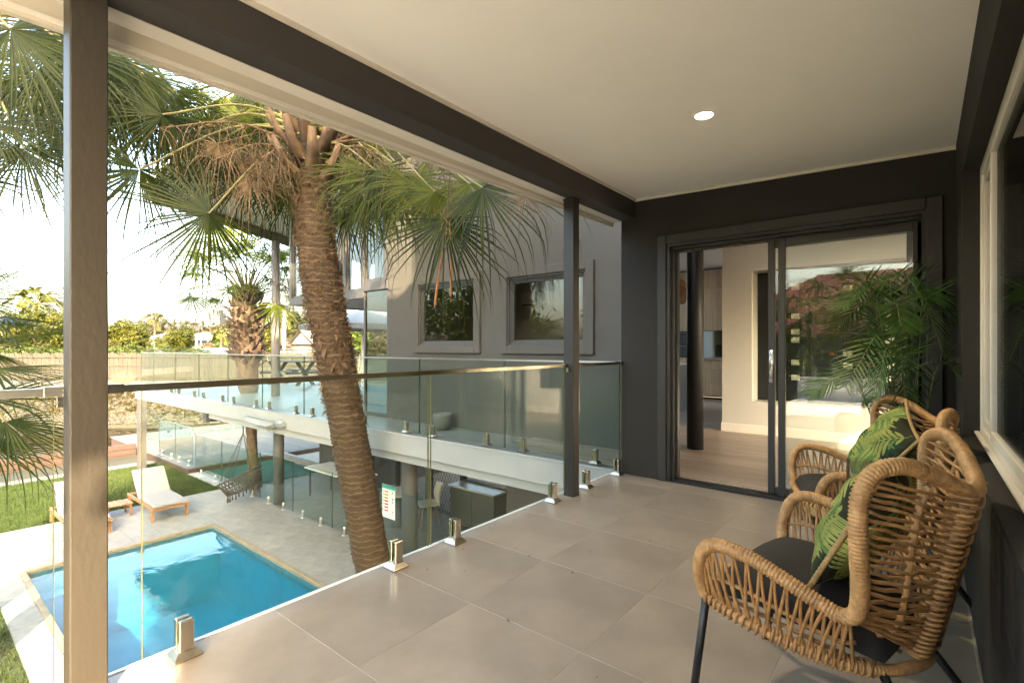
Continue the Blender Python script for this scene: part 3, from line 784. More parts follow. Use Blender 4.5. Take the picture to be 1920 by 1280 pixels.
# glazed bay at the wing's left end
by = thing('glazed_bay', 'projecting grey framed bay of tall windows on the wing upper floor', 'window', (-8.6, YV, 2.05))
mb = MB(); z0, z1 = 2.05, 4.35
mb.box(-10.25, -7.62, YV - .02, YV + .12, z0, z0 + .14, .006); mb.box(-10.25, -6.94, YV - .02, YV + .12, z1 - .2, z1, .006)
for x in (-10.25, -8.42, -8.26, -7.70): mb.box(x, x + .09, YV - .02, YV + .12, z0 + .14, z1 - .2, .004)
mb.box(-7.62, -6.94, YV - .018, YV + .12, 2.16, 2.33, .006); mb.box(-7.03, -6.94, YV - .018, YV + .12, 2.33, z1 - .2, .004)
mb.box(-10.25, -10.11, YV + .12, 8.2, z0, z0 + .14); mb.box(-10.25, -10.11, 8.0, 8.2, z0, z1)
mb.build('frame', M['alu_grey'], by)
for (a, b, c) in ((-10.16, -8.42, 2.19), (-8.33, -8.26, 2.19), (-8.17, -7.70, 2.19), (-7.61, -7.03, 2.33)):
    q = MB(); s = .045
    for (x0, x1, zz0, zz1) in ((a, a + s, c, z1 - .2), (b - s, b, c, z1 - .2), (a + s, b - s, c, c + s), (a + s, b - s, z1 - .245, z1 - .2)):
        if x1 - x0 > .005: q.box(x0, x1, YV + .01, YV + .06, zz0, zz1, .002)
    if b - a > .2:
        o = q.build('sash', M['alu_grey'], by)
        MB().box(a + s, b - s, YV + .03, YV + .037, c + s, z1 - .245).build('pane', M['glass_mirror'], o)
mb = MB(); mb.box(-10.1, -7.0, YV + .12, 8.2, z0 + .02, z0 + .12); mb.build('bay_floor', M['alu_grey'], by)
mb = MB(); mb.box(-10.1, -7.0, 7.2, 7.25, z0 + .2, z1 - .2); mb.build('back_wall', M['int_white'], by)
# tall pane below the bay
gp = thing('corner_glazing', 'tall glass pane at the wing corner below the bay', 'window', (-7.28, YV, 0))
mb = MB(); mb.box(-7.63, -7.59, YV, YV + .05, .0, 2.15, .003); mb.box(-6.975, -6.935, YV, YV + .05, .0, 2.15, .003); mb.box(-7.59, -6.975, YV, YV + .05, 0, .07, .003); mb.build('frame', M['alu_grey'], gp)
MB().box(-7.59, -6.975, YV + .02, YV + .027, .07, 2.15).build('pane', M['glass_mirror'], gp)
# added scrollwork behind the pane stands in for the pattern reflected in it
sc = thing('reflected_scrolls', 'added white scrollwork standing in for the pattern reflected in the corner glass', 'screen', (-7.3, 5.9, 0))
q = MB()
for k in range(9):
    x = -7.6 + k * .075; q.tube([(x, 5.9, .05), (x, 5.9, 2.0)], .006, 5)
for z in (.3, .8, 1.3, 1.8):
    q.tube([(-7.62, 5.9, z), (-6.98, 5.9, z)], .007, 5)
    for k in range(3):
        c = Vector((-7.5 + k * .2, 5.89, z + .22)); q.tube([c + Vector((math.cos(a) * .09, 0, math.sin(a) * .12)) for a in [2 * math.pi * j / 16 for j in range(17)]], .006, 5, False)
q.build('bars', M['white'], sc, True)
# wing eave: sloping steel beam, white lining, round columns
ev = thing('wing_roof', 'sloping white lined roof edge with grey steel beam beyond the palm', 'roof', (-11, 6, 3.9))
def P3(y): return 4.0 + (y - 4.35) * -.165
q = MB(); ya, yb2 = 3.2, 6.6
xc = -12.21
q.add([(xc - .06, ya, P3(ya)), (xc + .06, ya, P3(ya)), (xc + .06, yb2, P3(yb2)), (xc - .06, yb2, P3(yb2)), (xc - .06, ya, P3(ya) + .2), (xc + .06, ya, P3(ya) + .2), (xc + .06, yb2, P3(yb2) + .2), (xc - .06, yb2, P3(yb2) + .2)],
      [(3, 2, 1, 0), (4, 5, 6, 7), (0, 1, 5, 4), (1, 2, 6, 5), (2, 3, 7, 6), (3, 0, 4, 7)])
q.build('edge_beam', M['alu_grey'], ev)
q = MB(); q.add([(xc - .1, ya, P3(ya) + .21), (-6.9, ya, P3(ya) + .9), (-6.9, yb2 + 2, P3(yb2 + 2) + .9), (xc - .1, yb2 + 2, P3(yb2 + 2) + .21), (xc - .1, ya, P3(ya) + .36), (-6.9, ya, P3(ya) + 1.05), (-6.9, yb2 + 2, P3(yb2 + 2) + 1.05), (xc - .1, yb2 + 2, P3(yb2 + 2) + .36)],
      [(3, 2, 1, 0), (4, 5, 6, 7), (0, 1, 5, 4), (1, 2, 6, 5), (2, 3, 7, 6), (3, 0, 4, 7)])
q.build('lining', M['white'], ev)
q = MB(); q.box(-7.0, -1.9, YV - .35, 9.0, 4.6, 4.8); q.build('wing_slab', M['alu_grey'], ev)
ct = thing('steel_column', 'round grey column rising from the upper deck to the roof beam', 'column', (-12.21, 5.86, 0))
q = MB(); q.lathe([(.10, 0.002), (.10, 3.76)], 24, (-12.21, 5.86, 0)); q.build('shaft', mat('column_grey_paint', (.20, .185, .18), .5, var=.05), ct, True)

# walkway and upper deck
wk = MB(); wk.box(-17.1, -2.196, 4.30, YV, -.22, -.002); wk.box(-17.1, XL, YV + .0, 9.6, -.22, -.002); wk = wk.build('walkway', M['deck_tile']); tag(wk, kind='structure')
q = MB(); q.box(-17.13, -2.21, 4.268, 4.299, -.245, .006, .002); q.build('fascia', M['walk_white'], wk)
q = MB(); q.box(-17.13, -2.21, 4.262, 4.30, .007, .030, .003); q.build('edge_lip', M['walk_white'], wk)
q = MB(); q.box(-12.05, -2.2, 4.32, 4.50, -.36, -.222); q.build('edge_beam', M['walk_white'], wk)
q = MB(); q.box(-12.25, -12.05, 4.27, 5.0, -.44, -.246); q.box(-17.0, -7.0, 8.6, 8.8, -.45, -.222); q.build('cross_beam', M['alu_grey'], wk)
q = MB(); q.box(-17.12, -17.10, 4.30, 9.6, -.245, .01); q.build('end_fascia', M['white'], wk)
t = thing('walkway_balustrade', 'long frameless glass balustrade with spigots along the white walkway', 'balustrade', (-9.5, 4.38, 0))
jn = [-17.05, -15.97, -14.33, -12.79, -11.2, -9.65, -8.12, -6.65, -5.15, -3.68, -2.24]
for a, b in zip(jn, jn[1:]):
    gpanel(t, 'x', 4.38, a + .008, b - .008, .045, 1.03, M['glass_green'])
    for x in (a + .27, b - .27):
        o = link('spigot', SPIG, t, (x, 4.38, .031)); o.rotation_euler = (0, 0, R(90))
q = MB(); q.box(-17.05, -2.24, 4.368, 4.392, 1.026, 1.044, .002); q.build('top_rail', M['bright_rail'], t)
t = thing('deck_balustrade', 'black topped glass balustrade on the far side of the upper deck', 'balustrade', (-13, 9.5, 0))
for k in range(6):
    gpanel(t, 'x', 9.5, -17.0 + k * 1.6 + .01, -17.0 + (k + 1) * 1.6 - .01, .05, 1.08, M['glass_green'])
for k in range(3):
    gpanel(t, 'y', -17.02, 4.5 + k * 1.66 + .01, 4.5 + (k + 1) * 1.66 - .01, .05, 1.08, M['glass_green'])
q = MB(); q.box(-17.04, -7.4, 9.485, 9.515, 1.08, 1.105, .002); q.box(-17.035, -17.005, 4.45, 9.48, 1.08, 1.105, .002); q.build('top_rail', M['black'], t)
# added pot on the walkway stands in for a faint reflected pot
pt = thing('reflected_pot', 'round pale pot on the walkway standing in for a faint reflection', 'pot', (-5.35, 4.98, 0))
q = MB(); q.lathe([(.07, .002), (.10, .02), (.135, .10), (.145, .18), (.135, .23), (.12, .235), (.11, .22), (.0005, .21)], 28, (-5.35, 4.98, 0)); q.build('bowl', mat('grey_pot_glaze', (.13, .125, .115), .7, var=.1, scale=5), pt, True)
# picnic table on the deck
pb = thing('picnic_table', 'weathered grey picnic table with crossed legs on the upper deck', 'table', (-15.6, 8.0, 0), rz=R(12), world=False)
def bx(nm, *a, m=None, par=None, c=.004): return MB().box(*a, c).build(nm, m or M['deck_wood'], par)
for k in range(5): bx('plank', -.9, .9, -.36 + k * .145, -.36 + k * .145 + .135, .72, .755, par=pb)
for s in (-1, 1):
    bx('bench_plank', -.9, .9, s * .62 - .12, s * .62 + .12, .42, .455, par=pb)
    for e_ in (-1, 1):
        q = MB(); q.obox((s * .62, 0, .36), (0, e_ * .62, .72), (1, 0, 0), (0, -.72, e_ * .62), .50, .03, .045); q.build('cross_leg', M['deck_wood'], pb)
    bx('bearer', s * .58 - .03, s * .58 + .03, -.72, .72, .355, .415, par=pb)
# folding clothes dryer / drop bracket on the fascia
fb = thing('fascia_bracket', 'folded white drying rack bracket fixed to the walkway fascia', 'bracket', (-9.3, 4.25, -.14))
q = MB(); q.box(-10.1, -8.55, 4.22, 4.266, -.115, -.098, .002); q.box(-8.72, -8.5, 4.17, 4.266, -.185, -.115, .004); q.build('housing', M['bright_rail'], fb)
q = MB(); q.add([(-10.0, 4.215, -.125), (-8.75, 4.16, -.15), (-8.75, 4.02, -.175), (-9.6, 4.05, -.165), (-10.0, 4.215, -.137), (-8.75, 4.16, -.162), (-8.75, 4.02, -.187), (-9.6, 4.05, -.177)],
      [(0, 1, 2, 3), (7, 6, 5, 4), (0, 4, 5, 1), (1, 5, 6, 2), (2, 6, 7, 3), (3, 7, 4, 0)]); q.build('flap', M['walk_white'], fb)
q = MB(); q.tube(catmull([(-9.5, 4.20, -.19), (-9.3, 4.16, -.215), (-8.9, 4.15, -.225), (-8.8, 4.2, -.20)], 6), .016, 8); q.build('arm', M['walk_white'], fb, True)

# ============================================================ POOL TERRACE
PX0, PX1, PY0, PY1 = -11.9, -6.4, 1.40, 4.35
ter = MB(); z0, z1 = -4.6, ZP - .012
for (a, b, c, d_) in ((-14.73, PX0, .98, 5.85), (PX1, -5.0, .98, 5.85), (PX0, PX1, .98, PY0), (PX0, PX1, PY1, 5.85), (-17.3, 8.0, 5.86, 20.0), (-4.99, 8, .98, 5.85)):
    ter.box(a, b, c, d_, z0, z1)
ter = ter.build('terrace', mat('terrace_joint', (.20, .185, .16), .9, var=.15)); tag(ter, kind='structure')
pc = {}
def pave(x0, x1, y0, y1, sx=.8, sy=.5, off=.4):
    y = y0; r_ = 0
    while y < y1 - .02:
        yb_ = min(y + sy, y1); x = x0 - (off if r_ % 2 else 0)
        while x < x1 - .02:
            a = max(x, x0); b = min(x + sx, x1)
            if b - a > .04:
                me = tile_piece(b - a - .005, yb_ - y - .005, .02, .002, M['pave'], pc, 'paver')
                link('paver', me, ter, ((a + b) / 2, (y + yb_) / 2, ZP + random.uniform(-.0015, .001)))
            x += sx
        y = yb_; r_ += 1
pave(-14.73, PX0 - .07, .98, 5.6); pave(PX0 - .07, PX1 + .12, PY1 + .07, 5.6); pave(PX0 - .07, PX1 + .12, .98, PY0 - .07, .6, .35, 0); pave(-17.3, -6.0, 5.6, 6.0)
pave(-14.0, -5.4, 6.0, 7.9, 1.0, .95, 0)
# pool
po = thing('swimming_pool', 'rectangular blue swimming pool with sandstone coping', 'pool', (-9, 3, ZP))
q = MB(); zb_ = -4.1
k_ = .003
q.add([(PX0 + k_, PY0 + k_, zb_), (PX1 - k_, PY0 + k_, zb_), (PX1 - k_, PY1 - k_, zb_), (PX0 + k_, PY1 - k_, zb_), (PX0 + k_, PY0 + k_, ZP - .052), (PX1 - k_, PY0 + k_, ZP - .052), (PX1 - k_, PY1 - k_, ZP - .052), (PX0 + k_, PY1 - k_, ZP - .052)],
      [(0, 1, 2, 3), (4, 5, 1, 0)[::1], (5, 6, 2, 1), (6, 7, 3, 2), (7, 4, 0, 3)])
q.build('basin', M['pool'], po)
q = MB(); q.box(PX0 + .006, PX0 + .35, PY0 + .006, PY1 - .006, zb_ + .003, -3.1); q.build('step_ledge', M['pool'], po)
def cop(x0, x1, y0, y1):
    n_ = max(1, round(max(x1 - x0, y1 - y0) / .6))
    for k in range(n_):
        if x1 - x0 > y1 - y0: a, b, c, d_ = x0 + (x1 - x0) * k / n_, x0 + (x1 - x0) * (k + 1) / n_, y0, y1
        else: a, b, c, d_ = x0, x1, y0 + (y1 - y0) * k / n_, y0 + (y1 - y0) * (k + 1) / n_
        MB().box(a + .002, b - .002, c + .002, d_ - .002, ZP - .05, ZP + .004, .006).build('coping_stone', M['coping'], po)
cop(PX0 - .07, PX1 + .07, PY1 - .02, PY1 + .068); cop(PX0 - .07, PX1 + .07, PY0 - .068, PY0 + .02); cop(PX0 - .068, PX0 + .02, PY0 + .02, PY1 - .02); cop(PX1 - .02, PX1 + .068, PY0 + .02, PY1 - .02)
q = MB()
for (a, b, c, d_) in ((PX0 + .02, PX1 - .02, PY1 - .016, PY1 - .006), (PX0 + .006, PX0 + .016, PY0 + .02, PY1 - .02)): q.box(a, b, c, d_, -2.86, ZP - .053)
q.build('waterline_band', mat('waterline_tile', (.10, .16, .17), .4, var=.3, scale=12), po)
pw = MB(); pw.quad((PX0 + .001, PY0 + .001, -2.72), (PX1 - .001, PY0 + .001, -2.72), (PX1 - .001, PY1 - .001, -2.72), (PX0 + .001, PY1 - .001, -2.72)); pw = pw.build('pool_water', M['pool_water']); tag(pw, kind='structure')

# lawn
lw = MB(); lw.box(-19.7, -14.731, .98, 5.6, z0, ZP - .02); lw.box(-19.7, 30, -45, .979, z0, ZP - .02); lw = lw.build('lawn', M['turf']); tag(lw, kind='structure')
rng = np.random.default_rng(3)
def blades(x0, x1, y0, y1, n_, h):
    x = rng.uniform(x0, x1, n_); y = rng.uniform(y0, y1, n_); a = rng.uniform(0, 6.283, n_); hh = h * rng.uniform(.6, 1.3, n_); lx = rng.normal(0, .5, n_) * hh; ly = rng.normal(0, .5, n_) * hh
    w_ = .007
    V = np.zeros((n_, 3, 3)); V[:, 0] = np.c_[x - np.cos(a) * w_, y - np.sin(a) * w_, np.full(n_, ZP - .02)]; V[:, 1] = np.c_[x + np.cos(a) * w_, y + np.sin(a) * w_, np.full(n_, ZP - .02)]; V[:, 2] = np.c_[x + lx, y + ly, ZP - .02 + hh]
    return V.reshape(-1, 3)
V = np.vstack([blades(-19.7, -14.73, .98, 5.6, 60000, .05), blades(-17, -6.5, -1.2, .97, 40000, .05)])
me = bpy.data.meshes.new('grass'); nf = len(V) // 3
me.vertices.add(len(V)); me.vertices.foreach_set('co', V.ravel()); me.loops.add(len(V)); me.loops.foreach_set('vertex_index', np.arange(len(V), dtype=np.int32))
me.polygons.add(nf); me.polygons.foreach_set('loop_start', np.arange(0, len(V), 3, dtype=np.int32)); me.update(); me.validate(); me.materials.append(M['blade'])
g = link('grass', me); tag(g, 'short green lawn grass beside the pool terrace', 'grass', kind='stuff')

# sun loungers
def make_lounger():
    t = thing('sun_lounger', '', 'lounger', group='sun loungers by the pool', world=False)
    for s in (-1, 1): bx('side_rail', -.98, .98, s * .33 - .02, s * .33 + .02, .24, .31, m=M['teak'], par=t)
    for x in (.82, -.85):
        for s in (-1, 1):
            q = MB(); q.obox((x + .03 * (1 if x > 0 else -1), s * .33, .125), (.12 * (1 if x > 0 else -1), 0, -1), (0, 1, 0), (1, 0, .12), .128, .022, .035); q.build('leg', M['teak'], t)
    bx('cross_bar', .93, .98, -.31, .31, .25, .30, m=M['teak'], par=t); bx('cross_bar', -.98, -.93, -.31, .31, .25, .30, m=M['teak'], par=t)
    for k in range(7): bx('slat', -.2 + k * .16, -.08 + k * .16, -.31, .31, .285, .305, m=M['teak'], par=t)
    # cushion: seat then raised back
    q = MB(); prof = [(.95, .31), (.95, .36), (.5, .385), (-.12, .385), (-.2, .40), (-.62, .86), (-.70, .90), (-.745, .87), (-.70, .82), (-.27, .36), (-.2, .315)]
    L_ = [(x, -.325, z) for x, z in prof]; R_ = [(x, .325, z) for x, z in prof]; n_ = len(prof)
    q.add(L_ + R_, [(i, (i + 1) % n_, n_ + (i + 1) % n_, n_ + i) for i in range(n_)] + [tuple(range(n_))[::-1], tuple(range(n_, 2 * n_))])
    c = q.build('mattress', M['lounger_fabric'], t)
    md = c.modifiers.new('soft', 'BEVEL'); md.width = .014; md.segments = 2; md.limit_method = 'ANGLE'
    q = MB(); q.obox((-.46, .27, .52), (-.42, 0, .46), (0, 1, 0), (.46, 0, .42), .36, .02, .014); q.obox((-.46, -.27, .52), (-.42, 0, .46), (0, 1, 0), (.46, 0, .42), .36, .02, .014); q.obox((-.62, 0, .5), (.2, 0, 1), (0, 1, 0), (1, 0, -.2), .24, .015, .015); q.build('backrest_frame', M['teak'], t)
    return t
l1 = make_lounger(); l1.location = (-13.95, 3.90, ZP); l1['label'] = 'white cushioned teak sun lounger standing in full view by the lawn'
l2 = copy_tree(l1); l2.location = (-13.95, 2.50, ZP); l2['label'] = 'white cushioned teak sun lounger mostly hidden behind the near post'
st = thing('side_table', 'low slatted teak side table between the two sun loungers', 'table', (-14.25, 3.2, ZP), world=False)
for k in range(5): bx('slat', -.25, .25, -.25 + k * .102, -.25 + k * .102 + .09, .26, .285, m=M['teak'], par=st)
for a in (-1, 1):
    for b in (-1, 1): bx('leg', a * .21 - .02, a * .21 + .02, b * .21 - .02, b * .21 + .02, 0.001, .26, m=M['teak'], par=st)

# pool fence of frameless glass
def fence(nm, lab, axis, c, joints, z, h, sp, m):
    t = thing(nm, lab, 'fence', ((joints[0] + joints[-1]) / 2, c, z) if axis == 'x' else (c, (joints[0] + joints[-1]) / 2, z))
    for a, b in zip(joints, joints[1:]):
        gpanel(t, axis, c, a + .012, b - .012, z + .05, z + h, m)
        for u in (a + sp, b - sp):
            q = link('spigot', MINI, t, (u, c, z) if axis == 'x' else (c, u, z))
            if axis == 'y': q.rotation_euler = (0, 0, R(90))
    return t
q = MB(); q.lathe([(.05, 0), (.05, .01), (.028, .014)], 16, cap=False); q.lathe([(.027, .012), (.027, .165), (.022, .172), (.0005, .172)], 16); MINI = q.mesh('spigot', M['bright_rail'], True)
fence('pool_fence', 'frameless glass pool fence running along the terrace edge', 'x', 5.80, [-17.2, -15.25, -12.9, -11.25, -9.6, -7.9, -6.2], ZP + .001, 1.2, .45, M['glass_green'])
fence('deck_fence', 'glass fence panels standing on the timber jetty deck', 'x', 5.78, [-20.5, -18.9, -17.35], ZP + .16, 1.2, .35, M['glass_green'])
fence('jetty_fence', 'glass fence along the canal edge of the timber deck', 'y', -23.6, [5.9, 7.5, 9.1, 10.7, 12.3], ZP + .16, 1.1, .35, M['glass_green'])
# fence latch dots
gl = thing('gate_latch', 'black latch on the glass gate of the jetty fence', 'latch', (-19.2, 5.77, -1.6)); q = MB(); q.lathe([(.0005, -.05), (.05, -.05), (.05, .05), (.0005, .05)], 14, at(316, 808, 17.2)); q.lathe([(.0005, -.05), (.05, -.05), (.05, .05), (.0005, .05)], 14, at(339, 802, 17.6)); q.build('latch_body', M['black'], gl)

# lower columns, undercroft
for x, lab in ((-12.24, 'round grey terrace column under the walkway beside the swing chair'), (-7.27, 'round grey terrace column carrying the pool safety sign')):
    t = thing('terrace_column', lab, 'column', (x, 5.93, ZP), group='columns under the walkway')
    q = MB(); q.lathe([(.145 if x > -8 else .125, ZP + .002), (.145 if x > -8 else .125, -.222)], 24, (x, 5.95, 0)); q.build('shaft', mat('terrace_column_paint', (.11, .105, .11), .55, var=.06), t, True)
sp_ = thing('steel_post', 'grey square steel post carrying the far end of the deck', 'post', at(266, 800, 16.2) * 1.0)
a = at(266, 873, 15.7); q = MB(); q.box(a.x - .1, a.x + .1, a.y - .1, a.y + .1, ZP - .02, -.246); q.build('shaft', M['alu_grey'], sp_)
# pool safety sign
sg = thing('pool_safety_sign', 'white and teal pool safety sign hanging beside the terrace column', 'sign', (-7.62, 5.74, -1.7))
sx0, sx1, sy, sz0, sz1 = -7.80, -7.42, 5.735, -1.955, -1.345
MB().box(sx0, sx1, sy, sy + .006, sz0, sz1).build('board', M['sign_white'], sg)
q = MB(); q.box(sx0, sx1, sy - .003, sy - .001, sz1 - .075, sz1); q.box(sx0, sx1, sy - .003, sy - .001, sz0 + .085, sz0 + .09); q.build('teal_band', M['sign_teal'], sg)
for k, ch in enumerate('DRSABCD'):
    z = sz1 - .13 - k * .058
    cu = bpy.data.curves.new('letter', 'FONT'); cu.body = ch; cu.size = .05; cu.materials.append(M['sign_ink']); cu.extrude = .0005
    o = bpy.data.objects.new('letter', cu); me = bpy.data.meshes.new_from_object(o); bpy.data.objects.remove(o); o = bpy.data.objects.new('letter', me); col.objects.link(o); o.rotation_euler = (R(90), 0, 0); o.parent = sg; o.location = Vector((sx0 + .02, sy - .002, z - .017)) - WORLD[sg.name]
    MB().box(sx0 + .075, sx0 + .185, sy - .003, sy - .001, z - .014, z + .016).build('word_bar', M['sign_orange'] if k < 3 else M['sign_red'], sg)
    MB().box(sx0 + .30, sx0 + .33, sy - .003, sy - .001, z - .015, z + .015).build('pictogram', [M['sign_green'], M['sign_white'], M['sign_ink'], M['sign_teal'], M['sign_white'], M['sign_white'], M['sign_red']][k], sg)
# undercroft wall, doors and furniture
uw = thing('undercroft_wall', 'dark lower storey wall with glazed openings under the walkway', 'wall', (-8, 8, ZP))
mb = MB(); wall_with_holes(mb, -11.6, 1.0, ZP, -.23, 8.0, 8.12, [(-11.4, -9.2, ZP + .03, -.5), (-9.05, -8.0, ZP + .03, -.5), (-7.93, -6.68, ZP + .9, -.5)]); mb.box(-11.6, 1.0, 11.4, 11.5, ZP, -.23); mb.box(-11.6, -11.5, 8.12, 11.4, ZP, -.23); mb.box(-4.95, -2.2, 5.95, 6.0, ZP, -.23); mb.box(-4.95, -4.85, 6.0, 8.0, ZP, -.23)
mb.build('wall', mat('undercroft_render', (.07, .068, .068), .75, var=.12, scale=2.5, bump=.002, bscale=25), uw)
q = MB(); q.box(-9.05, -9.0, 8.02, 8.08, ZP, -.5); q.box(-8.05, -8.0, 8.02, 8.08, ZP, -.5); q.box(-7.95, -7.9, 7.98, 8.1, ZP + .9, -.5); q.box(-11.4, -11.34, 8.02, 8.08, ZP, -.5); q.box(-10.35, -10.25, 8.02, 8.08, ZP, -.5); q.build('door_frames', M['alu_black'], uw)
q = MB(); z = ZP
for k in range(26):
    for s in (1, -1):
        a = Vector((-9.0 + k * .09 - 1.2, 8.03, ZP)); b = a + Vector((s * 1.05, 0, 2.1)); 
        p_, q_ = (a, b)
        # clip to the door opening
        ts = []
        for t_ in (0, 1): ts.append(p_.lerp(q_, t_))
        x0_, x1_ = -9.0, -8.05
        d_ = q_ - p_
        ta, tb = sorted(((x0_ - p_.x) / d_.x, (x1_ - p_.x) / d_.x)); ta = max(0, ta); tb = min(1, tb)
        if tb > ta: q.tube([p_.lerp(q_, ta), p_.lerp(q_, tb)], .008, 4)
q.build('security_mesh', M['alu_black'], uw)
MB().box(-11.34, -9.2, 8.05, 8.058, ZP, -.5).build('pane', M['glass_clear'], uw); MB().box(-7.9, -6.68, 8.05, 8.058, ZP + .9, -.5).build('pane', M['glass_clear'], uw)
sb_ = thing('sideboard', 'pale green cabinet against the undercroft wall', 'cabinet', (-7.3, 7.7, ZP))
for a, b in ((-7.95, -7.32), (-7.31, -6.68)): MB().box(a, b, 7.62, 7.99, ZP + .05, ZP + .82, .006).build('cabinet_door', mat('sage_paint', (.055, .06, .048), .55, var=.05), sb_)
MB().box(-8.0, -6.66, 7.60, 7.995, ZP + .825, ZP + .86, .003).build('top', M['stone_top'], sb_)
def shell_chair(nm, lab, x, y, rz, m):
    t = thing(nm, lab, 'chair', (x, y, ZP), rz, 'terrace dining chairs', world=False)
    q = MB(); N = 12
    G = []
    for i in range(N + 1):
        for j in range(N + 1):
            u = -1 + 2 * j / N; v_ = i / N
            if v_ < .5: xx_, zz = .22 - .44 * (v_ / .5), .43 + .02 * u * u
            else: s_ = (v_ - .5) / .5; xx_, zz = -.22 - .10 * s_, .43 + .42 * s_
            wd_ = .24 * (1 - .35 * max(0, v_ - .6) ** 1.2 * 2); G.append((xx_ + .10 * u * u * (1 if v_ > .45 else 0) * min(1, (v_ - .45) * 4) if v_ > .45 else xx_, wd_ * u, zz))
    q.add(G, [(i * (N + 1) + j, i * (N + 1) + j + 1, (i + 1) * (N + 1) + j + 1, (i + 1) * (N + 1) + j) for i in range(N) for j in range(N)])
    o = q.build('shell', m, t, True); md = o.modifiers.new('thick', 'SOLIDIFY'); md.thickness = .012
    for a in (-1, 1):
        for b in (-1, 1): MB().tube([(a * .14, b * .13, .42), (a * .2, b * .2, .0)], .012, 6).build('leg', M['teak'], t)
    return t
shw = mat('cream_shell', (.55, .50, .42), .5, var=.04)
dt = thing('dining_table', 'long white table on the shaded terrace behind the glass fence', 'table', (-11.3, 7.1, ZP), world=False)
bx('tabletop', -1.15, .95, -.38, .38, .70, .735, m=M['white'], par=dt)
for a in (-1.0, .8):
    for b in (-.3, .3): bx('leg', a - .02, a + .02, b - .02, b + .02, 0.001, .70, m=M['alu_grey'], par=dt)
rt = thing('round_table', 'round cream table beside shell chair on the shaded terrace', 'table', (-8.75, 6.9, ZP), world=False)
q = MB(); q.lathe([(.0005, .70), (.40, .70), (.415, .715), (.40, .73), (.0005, .73)], 32); q.build('tabletop', shw, rt, True)
q = MB(); q.lathe([(.22, .002), (.21, .02), (.03, .05), (.028, .70)], 20); q.build('pedestal', M['alu_grey'], rt, True)
shell_chair('shell_chair', 'cream shell chair to the right of the round cream table', -8.35, 7.35, R(-120), shw)
# slatted screen beside swing chair
ss = thing('timber_screen', 'grey brown slatted timber screen wall behind the swing chair', 'screen', (-13, 8.2, ZP))
for k in range(22): MB().box(-14.3 + k * .122, -14.3 + k * .122 + .112, 8.2, 8.24, ZP, -.23, .004).build('slat', M['deck_wood'], ss)

# hanging macrame chair
hc = thing('swing_chair', 'round grey macrame swing chair hanging from the upper deck', 'chair', (-12.83, 5.35, -2.2))
c0 = Vector((-12.83, 5.35, -2.12)); tilt = Matrix.Rotation(R(-24), 3, (RT.x * 0 + FW.x, FW.y, 0)) 
def ring(r_, z, n_=32): return [c0 + tilt @ Vector((r_ * math.cos(2 * math.pi * k / n_), r_ * math.sin(2 * math.pi * k / n_), z)) for k in range(n_ + 1)]
q = MB(); q.tube(ring(.50, .20), .020, 8, False); q.tube(ring(.40, -.14), .018, 8, False); q.build('hoops', M['rope_grey'], hc, True)
q = MB()
A = ring(.50, .20, 28); B_ = ring(.40, -.14, 28)
for k in range(28):
    for s in (1, -1, 2): q.tube([A[k], A[k].lerp(B_[(k + s) % 28], .5) - tilt @ Vector((0, 0, .015)), B_[(k + s) % 28]], .0065, 5)
for k in range(14):
    q.tube([B_[k * 2], c0 + tilt @ Vector((0, 0, -.20)), B_[(k * 2 + 13) % 28]], .006, 5)
for z, r_ in ((.10, .47), (.03, .45), (-.05, .425)): q.tube(ring(r_, z), .007, 5, False)
q.build('netting', M['rope_grey'], hc, True)
tp = Vector((-12.80, 5.35, -.9)); q = MB()
for k in (1, 5, 10, 14, 18, 23): q.tube([A[k], tp], .007, 5)
q.tube([tp, (-12.80, 5.35, -.23)], .014, 6); q.build('ropes', M['rope_grey'], hc, True)
for k in range(0, 28, 2):
    p_ = B_[k]; q = MB(); q.tube([p_, p_ + Vector((0, 0, -.05)), p_ + Vector((0, 0, -.07)), p_ + Vector((0, 0, -.15))], [.008, .010, .016, .020], 6); q.build('tassel', M['rope_grey'], hc, True)

# spa, jetty
spa = thing('plunge_spa', 'small green plunge spa behind the glass fence', 'spa', (-16, 7, ZP))
q = MB(); q.box(-17.2, -14.4, 6.05, 6.12, ZP, ZP + .02); q.box(-17.2, -14.4, 8.4, 8.5, ZP, ZP + .22); q.build('rim', M['pave'], spa)
q = MB(); q.quad((-17.2, 6.12, ZP + .008), (-14.4, 6.12, ZP + .008), (-14.4, 8.4, ZP + .008), (-17.2, 8.4, ZP + .008)); q.build('water', mat('spa_green', (.028, .075, .05), .7, var=.15, spec=.05), spa)
jd = MB(); jd.box(-26.0, -17.35, 5.66, 14, ZP - .3, ZP + .10); jd = jd.build('jetty', M['rust_wood']); tag(jd, kind='structure')
y = 5.62
pcache = {}
while y < 13.5:
    me = tile_piece(8.7, .135, .035, .003, M['deck_wood'], pcache, 'board'); link('board', me, jd, (-21.7, y + .07, ZP + .14)); y += .141
rw = thing('sleeper_wall', 'red brown timber sleeper wall by the canal edge', 'wall', (-22.3, 4, ZP))
for k in range(3): MB().box(-22.5, -22.35, -3.0, 5.6, ZP - .25 + k * .19, ZP - .25 + k * .19 + .18, .008).build('sleeper', M['rust_wood'], rw)
ws = MB(); ws.box(-22.3, -19.7, -3, 5.64, -4.5, ZP - .1); ws = ws.build('canal_edge', M['bank']); tag(ws, kind='structure')
bd = thing('canal_edge_boards', 'grey brown boards edging the lawn by the canal', 'edging', (-20, 3, ZP))
for k in range(4): MB().box(-20.6 + k * .22, -20.6 + k * .22 + .2, -2, 5.6, ZP - .1, ZP - .06, .004).build('board', M['deck_wood'], bd)
